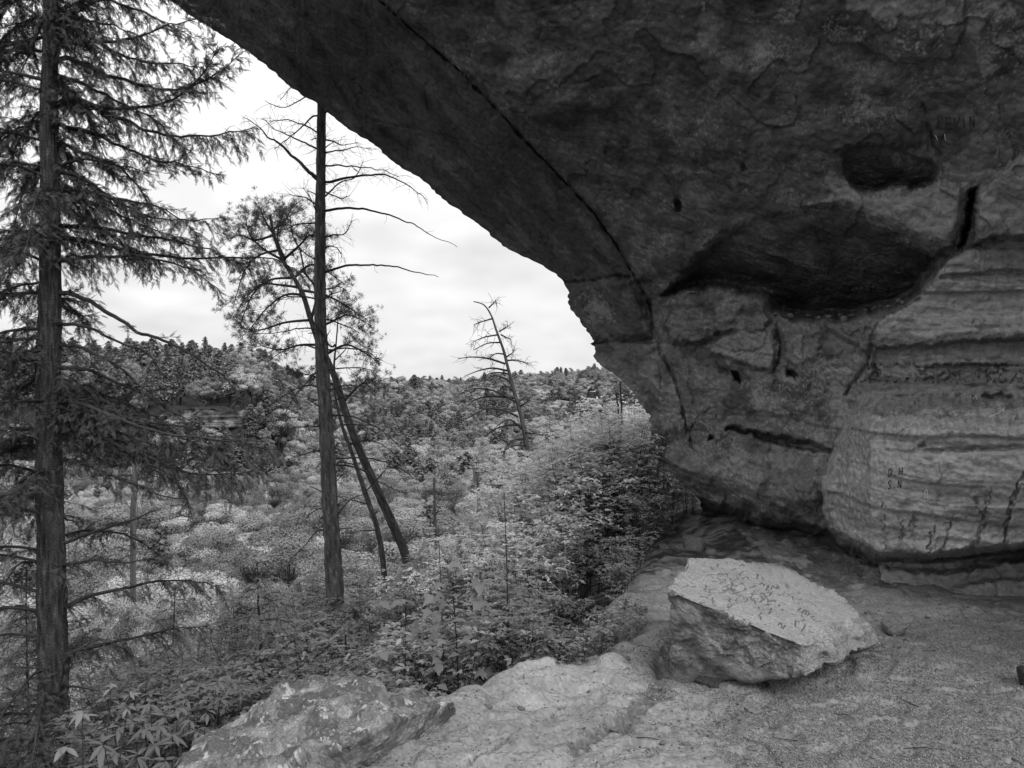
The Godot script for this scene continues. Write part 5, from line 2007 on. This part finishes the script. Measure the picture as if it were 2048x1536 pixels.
func build_snags() -> void:
	var D := 30.0
	var base := px(1062, 1010, D)
	base.y = maxf(ground_height(base.x, D), -9.0)
	base.y = ground_height(base.x, D)
	var root := thing("snag", "bare dead snag with hooked top and downswept limbs rising beyond the shrubs", "tree", base)
	var mb := MB.new()
	var tp := px_path([1060, 1000, 1052, 885, 1046, 851, 1040, 823, 1029, 786, 1021, 755, 1014, 728, 1005, 694, 992, 659, 983, 632, 968, 610, 947, 603], D, 0.0, base)
	tp.insert(0, Vector3(0, -0.5, 0))
	tube(mb, curve(tp, 8), 0.125, 0.018, 12, 0.16, 0.8, 0.14)
	mb.smooth()
	part("trunk", mb.mesh(mat.bark), root)
	var o5 := [[1055, 520, 960, 490, 860, 480, 780, 490], [1065, 560, 980, 545, 900, 560, 820, 590], [1110, 740, 1020, 690, 930, 665, 850, 670, 780, 700], [1110, 720, 960, 710, 880, 730, 840, 760], [1130, 830, 1040, 790, 940, 785, 840, 835, 740, 890], [1140, 880, 1060, 880, 980, 910, 930, 950], [1170, 960, 1110, 965, 1060, 1010, 1040, 1060], [1070, 500, 1130, 500, 1190, 525],
		[1060, 480, 1105, 450], [1020, 330, 1080, 295], [1030, 350, 1090, 380], [1030, 395, 950, 400, 870, 440], [1010, 350, 930, 365, 870, 390], [980, 255, 930, 270, 870, 290], [1055, 465, 1000, 460, 960, 490], [1080, 580, 1000, 570, 930, 590], [1140, 770, 1200, 730], [1120, 760, 1180, 700], [1150, 860, 1180, 820], [1100, 640, 1040, 600, 980, 590, 920, 640], [960, 190, 1000, 150], [1150, 900, 1090, 850, 1040, 860, 990, 900], [1160, 920, 1230, 930, 1320, 945], [1170, 1000, 1100, 1000, 1030, 1040], [1100, 680, 1060, 650, 1020, 660]]
	for f in o5:
		var g: Array = []
		for k in f.size():
			g.append(f[k] / 2.926 + (650.0 if k % 2 == 0 else 550.0))
		var bm := MB.new()
		var path := curve(px_path(g, D, rnd(-1.5, 1.5), base), 4)
		tube(bm, path, 0.045 if f.size() > 6 else 0.035, 0.012, 5, 0.085)
		whiskers(bm, path, 12, 0.5, 0.009, 0.08)
		part("limb", bm.mesh(mat.bark), root)
	# lesser dead stems
	for a in [[868, 955, 872, 1120, 24.0, 0.045, "short broken dead stem standing among the treetops"], [948, 930, 957, 1000, 40.0, 0.07, "thin dark dead stem just beyond the shrubs"], [1240, 762, 1243, 835, 17.0, 0.022, "pale broken stem close by the arch, above the shrubs"], [1233, 786, 1237, 835, 16.0, 0.018, "dark crooked stump close by the arch, above the shrubs"], [268, 910, 266, 1060, 45.0, 0.15, "dark dead trunk with ragged sides standing in the gorge"]]:
		var d: float = a[4]
		var b := px(a[2], a[3], d)
		var foot := b
		foot.y = minf(ground_height(b.x, d), b.y - 0.5)
		var s := thing("dead_tree", a[6], "tree", foot)
		var m2 := MB.new()
		tube(m2, curve([Vector3(0, -0.3, 0), b - foot, px(a[0] + 2, (a[1] + a[3]) * 0.5, d) - foot, px(a[0], a[1], d) - foot], 5), a[5] * 1.2, a[5] * 0.75, 9, 0.2, 1.0, 0.25)
		part("trunk", m2.mesh(mat.bark), s)
		for k in 3:
			var p := (b - foot).lerp(px(a[0], a[1], d) - foot, rnd(0.2, 0.95))
			var e: Vector3 = Vector3(rnd(-1, 1), rnd(0.0, 0.6), rnd(-1, 1)) * a[5] * 7.0
			var m3 := MB.new()
			tube(m3, curve([p, p + e * 0.6, p + e], 2), a[5] * 0.35, a[5] * 0.15, 4, 0.1)
			part("stub", m3.mesh(mat.bark), s)

func build_young_conifer() -> void:
	for a in [[527, 1400, 514, 1122, 10.0, 0.16, 1.0, "feathery young hemlock growing just below the outcrop"], [60, 1420, 52, 1180, 12.0, 0.12, 0.8, "slim young hemlock half hidden behind the big trunk"], [340, 1330, 350, 1180, 16.0, 0.13, 1.2, "young hemlock on the slope below the big one"], [700, 1500, 690, 1240, 9.5, 0.16, 0.6, "small feathery hemlock among the shrubs behind the outcrop"]]:
		var D: float = a[4]
		var foot := px(a[0], a[1], D)
		foot.y = minf(ground_height(foot.x, D), foot.y)
		var top := px(a[2], a[3], D)
		var root := thing("young_hemlock", a[7], "tree", foot)
		var mb := MB.new()
		var hh := top - foot
		tube(mb, curve([Vector3(0, -0.2, 0), hh * 0.35 + Vector3(0.02, 0, 0), hh * 0.7, hh], 6), 0.035, 0.006, 8, 0.08)
		part("trunk", mb.mesh(mat.bark), root)
		var tr: Array[Transform3D] = []
		var n := int(hh.y * 15.0)
		for k in n:
			var t := 0.15 + 0.85 * (k + rng.randf()) / n
			var p := hh * t
			var az := rnd(0, TAU)
			var l: float = (0.25 + 0.85 * (1.0 - t)) * a[6] * rnd(0.6, 1.1)
			var dir := Vector3(cos(az), rnd(0.0, 0.25), sin(az))
			var bm := MB.new()
			var path := curve([p, p + dir * l * 0.5, p + dir * l + Vector3(0, -0.22 * l, 0)], 4)
			tube(bm, path, 0.007, 0.002, 4, 0.10)
			var out: Array = []
			fronds(bm, path, 0.15, 0.035, 0.26, 0.35, out, 0.95, 0.085)
			for q in out:
				tr.append(q)
			part("bough", bm.mesh(mat.bark), root)
		scatter("foliage", spray_mesh(330, 0.10, 6, 0.04, a[5] * 1.25, 0.006).mesh(mat.needle), tr, root)

# ---------------------------------------------------------------- shrubs and saplings

func shrub_proto(sd: int, h: float, stems: int, nodes: int, ll: float, g0: float, called: String, label: String, group: String) -> Node3D:
	var keep := rng.state
	rng.seed = sd
	var root := thing(called, label, "shrub", Vector3.ZERO, group)
	var sm := MB.new()
	var fm := MB.new()
	for s in stems:
		var az := rnd(0, TAU)
		var out := Vector3(cos(az), 0, sin(az)) * h * rnd(0.08, 0.36)
		var top := out + Vector3(0, h * rnd(0.6, 0.98), 0)
		var path := curve([Vector3(out.x * 0.15, -0.15, out.z * 0.15), out * 0.4 + Vector3(0, h * 0.35, 0), out * 0.8 + Vector3(0, h * 0.7, 0), top], 4)
		tube(sm, path, 0.003 + 0.0025 * h, 0.0015, 4, 0.08)
		for k in nodes:
			var t := 0.22 + 0.78 * (k + rng.randf()) / nodes
			var x := t * (path.size() - 1)
			var i := mini(int(x), path.size() - 2)
			var p := path[i].lerp(path[i + 1], x - i)
			var a2 := rnd(0, TAU)
			var d := Vector3(cos(a2), rnd(-0.05, 0.55), sin(a2)).normalized()
			var l := rnd(0.10, 0.30) * (0.5 + 0.35 * h) * (1.15 - 0.6 * t)
			if k == nodes - 1:
				p = top
				l = 0.03
			tube(sm, PackedVector3Array([p, p + d * l * 0.6, p + d * l]), 0.0025, 0.0015, 3, 0.07)
			# a rosette of leaves at the end of each twig and a few along it
			var m := 4 + rng.randi() % 3
			var gl := g0 * rnd(0.8, 1.2)
			for q in m:
				var b := TAU * q / m + rnd(-0.4, 0.4)
				var e := (Vector3(cos(b), rnd(-0.25, 0.45), sin(b)) + d * 0.35).normalized()
				var at := p + d * l * (1.0 if q < 4 else rnd(0.3, 0.9))
				leaf(fm, at, e, (Vector3.UP + sphere_dir() * 0.4).normalized(), ll * rnd(0.7, 1.25), ll * rnd(0.38, 0.52), clampf(gl * rnd(0.85, 1.15), 0.03, 0.8), 0.14, 0.18)
	part("stem", sm.mesh(mat.bark), root)
	part("foliage", fm.mesh(mat.leaf), root).set_meta("kind", "stuff")
	rng.state = keep
	return root

func build_shrubs() -> void:
	var tall: Array = []
	var low: Array = []
	for k in 5:
		tall.append(shrub_proto(400 + k, 2.4, 7, 21, 0.11, [0.68, 0.60, 0.74, 0.64, 0.54][k], "leafy_shrub", "tall leafy shrub in the thicket between the path and the gorge", "tall shrubs of the thicket"))
	for k in 5:
		low.append(shrub_proto(420 + k, 1.1, 8, 15, 0.075, [0.30, 0.25, 0.34, 0.22, 0.28][k], "low_shrub", "low leafy shrub along the brink of the ledge", "low shrubs along the brink"))  # leaf grey lowered to carry the deep shade near the ledge
	var far_top := [640, 1290, 690, 1180, 760, 1150, 850, 1110, 900, 1060, 960, 1010, 1040, 905, 1120, 868, 1180, 830, 1250, 792, 1300, 835, 1330, 900]
	var near_top := [640, 1370, 700, 1330, 800, 1290, 900, 1230, 1000, 1190, 1100, 1190, 1200, 1215, 1300, 1240]
	var pale: Array = []
	for k in 3:
		pale.append(shrub_proto(470 + k, 2.6, 6, 18, 0.10, [0.74, 0.68, 0.78][k], "corner_sapling", "tall pale sapling crowding against the far corner of the arch", "saplings at the corner of the arch"))
	var nt := 0
	var nl := 0
	var tries := 0
	while (nt < 105 or nl < 80) and tries < 4000:
		tries += 1
		var D := 6.9 + 12.0 * rng.randf()
		var xe: float = line_at(EDGE, D)
		var x := xe - 0.25 - (3.0 + 0.3 * D) * pow(rng.randf(), 1.2)
		var u := 1024.0 + x / D * F
		if u < 640.0 or u > 1345.0:
			continue
		var f := smoothstep(7.0, 14.0, D)
		var v: float = lerpf(line_at(near_top, u), line_at(far_top, u), f) + rnd(-12.0, 55.0)
		var g := ground_height(x, D)
		var h: float = EYE - (v - 768.0) / F * D - g
		if h < 0.3:
			continue
		var at := Vector3(x, g, -D)
		if h > 1.35:
			if nt >= 105:
				continue
			var s := clampf(h / 2.4, 0.5, 1.5)
			if nt < 5:
				tall[nt].transform = Transform3D(Basis(Vector3.UP, rnd(0, TAU)).scaled_local(Vector3(s, s, s)), at)
			else:
				copy_of(tall[rng.randi() % 5], at, rnd(0, TAU), Vector3(s, h / 2.4, s))
			nt += 1
		else:
			if nl >= 80:
				continue
			var s := clampf(h / 1.1, 0.45, 1.3)
			if nl < 5:
				low[nl].transform = Transform3D(Basis(Vector3.UP, rnd(0, TAU)).scaled_local(Vector3(s, s, s)), at)
			else:
				copy_of(low[rng.randi() % 5], at, rnd(0, TAU), Vector3(s, s, s))
			nl += 1
	print("shrubs ", nt, " ", nl)
	# saplings crowding against the far corner of the arch
	for k in 42:
		var D := rnd(16.0, 21.0)
		var u := rnd(1110.0, 1312.0)
		var x := (u - 1024.0) / F * D
		var g := ground_height(x, D)
		var v: float = line_at([1110, 865, 1180, 832, 1230, 800, 1260, 786, 1295, 812], u) + rnd(-6.0, 45.0)
		var h: float = (EYE - (v - 768.0) / F * D - g) / 2.35
		if k < 3:
			pale[k].transform = Transform3D(Basis(Vector3.UP, rnd(0, TAU)).scaled_local(Vector3(1.0, h, 1.0)), Vector3(x, g, -D))
		else:
			copy_of(pale[rng.randi() % 3], Vector3(x, g, -D), rnd(0, TAU), Vector3(1.0, h, 1.0))
	# clumps at marked places: along the path, at the foot of the wall
	for a in [[1262, 1285, 0.34], [1235, 1300, 0.36], [1275, 1262, 0.30], [1200, 1318, 0.38], [1165, 1335, 0.34], [1245, 1250, 0.40], [1130, 1345, 0.36], [1215, 1265, 0.5], [1180, 1290, 0.5], [1280, 1275, 0.22]]:
		var q := plan(a[0], a[1])
		var s: float = a[2] / 1.1
		copy_of(low[rng.randi() % 5], Vector3(q.x, ground_height(q.x, q.y), -q.y), rnd(0, TAU), Vector3(s * 1.25, s, s * 1.25), "small shrub tucked into the corner of the ledge by the boulder").set_meta("group", "small shrubs by the boulder corner")
	for a in [[1345, 1052, 1.0], [1372, 1040, 0.9], [1310, 1062, 1.2], [1385, 1046, 0.5], [1330, 1075, 0.5], [1296, 1085, 0.7], [1285, 1105, 0.6], [1272, 1130, 0.6], [1262, 1150, 0.5], [1250, 1170, 0.55], [1238, 1190, 0.5], [1290, 1120, 0.4], [1300, 1070, 0.9]]:
		var q := plan(a[0], a[1])
		var s: float = a[2] / 1.1
		copy_of(low[rng.randi() % 5], Vector3(q.x, ground_height(q.x, q.y), -q.y), rnd(0, TAU), Vector3(s, s, s), "shrub where the path meets the foot of the arch").set_meta("group", "shrubs where the path meets the arch")
	# undergrowth on the slope below, left of the outcrop
	var under: Array = []
	for k in 3:
		under.append(shrub_proto(450 + k, 1.5, 8, 24, 0.07, [0.17, 0.22, 0.13][k], "undergrowth_shrub", "bushy undergrowth shrub on the slope below the outcrop", "undergrowth on the slope"))
	var nu := 0
	for k in 95:
		var D := rnd(7.5, 19.0)
		var u := rnd(-60.0, 680.0)
		var x := (u - 1024.0) / F * D
		var g := ground_height(x, D)
		var h := rnd(0.8, 1.7)
		if x > line_at(EDGE, D) - 0.5:
			continue
		var s := h / 1.5
		if nu < 3:
			under[nu].transform = Transform3D(Basis(Vector3.UP, rnd(0, TAU)).scaled_local(Vector3(s, s, s)), Vector3(x, g, -D))
		else:
			copy_of(under[rng.randi() % 3], Vector3(x, g, -D), rnd(0, TAU), Vector3(s * 1.2, s, s * 1.2))
		nu += 1

func lobed_leaf(sd: int, l: float, g: float, lobes: int) -> ArrayMesh:
	# broad lobed leaf lying along +x, slightly cupped
	var r := RandomNumberGenerator.new()
	r.seed = sd
	var mb := MB.new()
	mb.vert(Vector3(l * 0.35, 0.012, 0), Vector3.UP, g)
	var n := lobes * 2 + 1
	var out: Array = []
	out.append(Vector3.ZERO)
	for k in n:
		var a := lerpf(-2.5, 2.5, float(k) / (n - 1))
		var rr := (0.66 if k % 2 == 1 else 0.32) * (1.15 - 0.10 * absf(a)) * r.randf_range(0.9, 1.1)
		out.append(Vector3(l * (0.35 + rr * cos(a)), -0.10 * l * rr * rr + r.randf_range(-0.01, 0.01), l * rr * sin(a)))
	for p in out:
		mb.vert(p, Vector3.UP, g * r.randf_range(0.92, 1.08))
	for k in out.size():
		mb.tri(0, 1 + (k + 1) % out.size(), 1 + k)
	mb.smooth()
	return mb.mesh(mat.leaf)

func long_leaf(sd: int, l: float, w: float, g: float) -> ArrayMesh:
	var r := RandomNumberGenerator.new()
	r.seed = sd
	var mb := MB.new()
	var m := 6
	var curl := r.randf_range(0.05, 0.3)
	for k in m + 1:
		var t := float(k) / m
		var ww := w * 0.5 * sin(PI * pow(t, 0.8) * 0.98 + 0.02)
		var y := -curl * l * t * t
		mb.vert(Vector3(l * t, y + ww * 0.3, -ww), Vector3.UP, g)
		mb.vert(Vector3(l * t, y, 0), Vector3.UP, g * 1.12)
		mb.vert(Vector3(l * t, y + ww * 0.3, ww), Vector3.UP, g)
	for k in m:
		for s in 2:
			var a := k * 3 + s
			mb.tri(a, a + 3, a + 1)
			mb.tri(a + 1, a + 3, a + 4)
	mb.smooth()
	for k in mb.n.size():
		if mb.n[k].y < 0.0:
			mb.n[k] = -mb.n[k]
	return mb.mesh(mat.leather_leaf)

func build_saplings() -> void:
	var shapes: Array = []
	for k in 6:
		shapes.append(lobed_leaf(50 + k, 0.115, [0.20, 0.17, 0.23, 0.16, 0.19, 0.22][k], 2 + k % 2))
	var list := [
		[918, 1400, 905, 1165, 7.0, 66, 0.30, "maple sapling with broad lobed leaves at the brink, nearest the outcrop"], [886, 1320, 878, 1085, 7.6, 26, 0.34, "slender sapling with broad leaves on long bare stem"],
		[1014, 1260, 1008, 985, 8.6, 24, 0.45, "thin dark-stemmed sapling with few large leaves in the thicket"], [1108, 1370, 1120, 1262, 6.85, 34, 0.17, "bushy little maple at the edge of the bare rock"], [800, 1360, 812, 1190, 7.8, 26, 0.32, "sapling with large drooping leaves behind the outcrop"]]
	for a in list:
		var D: float = a[4]
		var foot := px(a[0], a[1], D)
		foot.y = minf(ground_height(foot.x, D), foot.y)
		var top := px(a[2], a[3], D) - foot
		var root := thing("sapling", a[7], "sapling", foot)
		var sm := MB.new()
		var path := curve([Vector3(0, -0.1, 0), top * 0.5 + Vector3(0.02, 0, 0.02), top], 6)
		tube(sm, path, 0.009, 0.003, 5, 0.05)
		part("stem", sm.mesh(mat.bark), root)
		for k in a[5]:
			var t := 1.0 - 0.72 * pow(rng.randf(), 1.2)
			var p := top * t
			var az := rnd(0, TAU)
			var d := Vector3(cos(az), rnd(-0.1, 0.35), sin(az)).normalized()
			var l: float = a[6] * rnd(0.3, 1.0) * (1.15 - 0.5 * t)
			var bm := MB.new()
			tube(bm, PackedVector3Array([p, p + d * l * 0.5 + Vector3(0, 0.02, 0), p + d * l]), 0.0028, 0.0016, 3, 0.06)
			part("twig", bm.mesh(mat.bark), root)
			var o := part("leaf", shapes[rng.randi() % 6], root)
			var e := (d + Vector3(0, -0.45, 0) + sphere_dir() * 0.25).normalized()
			o.transform = aim(e, (Vector3.UP + Vector3(0, 0, 0.5) + sphere_dir() * 0.35).normalized(), rnd(0.65, 1.15), p + d * l)

func build_rhododendron() -> void:
	var pale: Array = []
	var dark: Array = []
	for k in 4:
		pale.append(long_leaf(70 + k, 0.13, 0.046, 0.17))
		dark.append(long_leaf(80 + k, 0.13, 0.036, 0.12))
	var list := [
		[165, 1425, 5.6, 8, true, 1.0], [130, 1490, 5.3, 7, true, 1.05], [222, 1372, 6.2, 9, true, 0.55], [260, 1385, 6.3, 8, true, 0.6], [205, 1485, 5.6, 6, false, 1.3], [255, 1415, 6.2, 8, true, 0.6],
		[370, 1392, 7.0, 9, false, 1.0], [400, 1372, 7.1, 9, false, 1.0], [435, 1362, 7.2, 9, false, 1.0], [462, 1365, 7.3, 8, false, 0.9], [330, 1430, 6.8, 9, false, 1.0], [300, 1405, 6.9, 9, false, 1.0], [345, 1470, 6.5, 9, false, 1.1], [380, 1440, 6.7, 9, false, 1.0], [290, 1460, 6.4, 9, false, 1.1], [415, 1420, 6.9, 9, false, 1.0], [275, 1510, 6.2, 9, false, 1.0], [240, 1450, 6.3, 8, false, 1.0], [330, 1520, 6.3, 9, false, 1.1], [190, 1530, 5.8, 7, false, 1.1], [355, 1410, 6.9, 9, false, 1.0], [395, 1460, 6.6, 9, false, 1.0], [310, 1490, 6.4, 9, false, 1.1], [440, 1400, 7.1, 9, false, 0.9], [265, 1440, 6.5, 9, false, 1.0], [225, 1500, 6.1, 9, false, 1.0], [370, 1510, 6.3, 9, false, 1.0], [485, 1380, 7.3, 8, false, 0.8], [320, 1450, 6.7, 9, false, 1.0]]
	var roots := {}
	for a in list:
		var key := "pale" if a[4] else "dark"
		if not roots.has(key):
			var q := px(170 if a[4] else 340, 1600, 5.6 if a[4] else 6.7)
			q.y = minf(ground_height(q.x, -q.z), q.y)
			roots[key] = thing("rhododendron", "pale broad-leaved rhododendron shoots in front of the hemlock trunk" if a[4] else "dark glossy rhododendron with narrow leaves beside the outcrop", "shrub", q)
		var root: Node3D = roots[key]
		var at := px(a[0], a[1], a[2]) - root.position
		var sm := MB.new()
		tube(sm, curve([Vector3(at.x * 0.3, -0.1, at.z * 0.3), Vector3(at.x * 0.75, at.y * 0.55, at.z * 0.75), at], 5), 0.006, 0.003, 5, 0.10)
		part("stem", sm.mesh(mat.bark), root)
		for k in a[3]:
			var b: float = TAU * k / a[3] + rnd(-0.3, 0.3)
			var e := Vector3(cos(b), rnd(-0.75, 0.3), sin(b)).normalized()
			var o := part("leaf", (pale if a[4] else dark)[rng.randi() % 4], root)
			o.transform = aim(e, (Vector3.UP + sphere_dir() * 0.3).normalized(), a[5] * rnd(0.75, 1.15), at + Vector3(0, rnd(-0.03, 0.01), 0))

func build_litter() -> void:
	# dry leaf bits and needles on the ledge
	var mb := MB.new()
	var r2 := RandomNumberGenerator.new()
	r2.seed = 12
	var keep := rng.state
	rng.seed = 13
	for k in 9000:
		var d := 4.7 * pow(9.5 / 4.7, r2.randf())
		var x := d * r2.randf_range(-0.25, 0.6)
		var e: float = (x - line_at(EDGE, d)) * 0.75
		if e < -0.1:
			continue
		var near := 9.0
		for j in channel.size() - 1:
			near = minf(near, seg_dist(Vector2(x, d), plan(channel[j].x, channel[j].y), plan(channel[j + 1].x, channel[j + 1].y)))
		var want := 0.22 + 0.5 * n_mid.get_noise_2d(x * 2.0 + 60.0, d * 2.0) + (0.8 if near < 0.12 else 0.0) + 0.35 * smoothstep(0.8, 0.0, e)
		if gravel_zone(x, d) > 0.0:
			want *= 0.35
		if r2.randf() > want:
			continue
		var l := r2.randf_range(0.010, 0.035)
		var az := r2.randf() * TAU
		var y := ledge_surface(x, d) + 0.004 - (0.05 if near < 0.07 else 0.0)
		leaf(mb, Vector3(x, y, -d), Vector3(cos(az), r2.randf_range(-0.1, 0.3), sin(az)).normalized(), Vector3.UP, l, l * r2.randf_range(0.2, 0.5), r2.randf_range(0.04, 0.14) if r2.randf() < 0.85 else 0.45, 0.2, 0.1)
	rng.state = keep
	var o := part("leaf_litter", mb.mesh(mat.leaf), self)
	tag(o, "dry leaf scraps and needles scattered on the ledge and in its channel", "litter", "", "stuff")
	# grass at the foot of the buttress
	for a in [[1985, 1190, 0.30, "wispy grass tuft at the foot of the buttress"], [2035, 1205, 0.26, "sparse grass tuft on the earth right beside the buttress grass"], [1700, 1150, 0.14, "thin tuft of weeds in the shade behind the boulder"]]:
		var q := plan(a[0], a[1])
		var g := MB.new()
		for k in 90:
			var az := rnd(0, TAU)
			var rr := rnd(0.0, 0.22)
			var p := Vector3(cos(az) * rr * 1.6, 0, sin(az) * rr)
			leaf(g, p, Vector3(cos(az) * rnd(0.1, 0.9), 1.0, sin(az) * rnd(0.1, 0.9)).normalized(), sphere_dir(), a[2] * rnd(0.4, 1.1), 0.006, rnd(0.12, 0.3), 0.1, 0.35)
		var t := part("grass_tuft", g.mesh(mat.leaf), self, Vector3(q.x, ledge_surface(q.x, q.y) - 0.01, -q.y))
		tag(t, a[3], "grass", "", "")
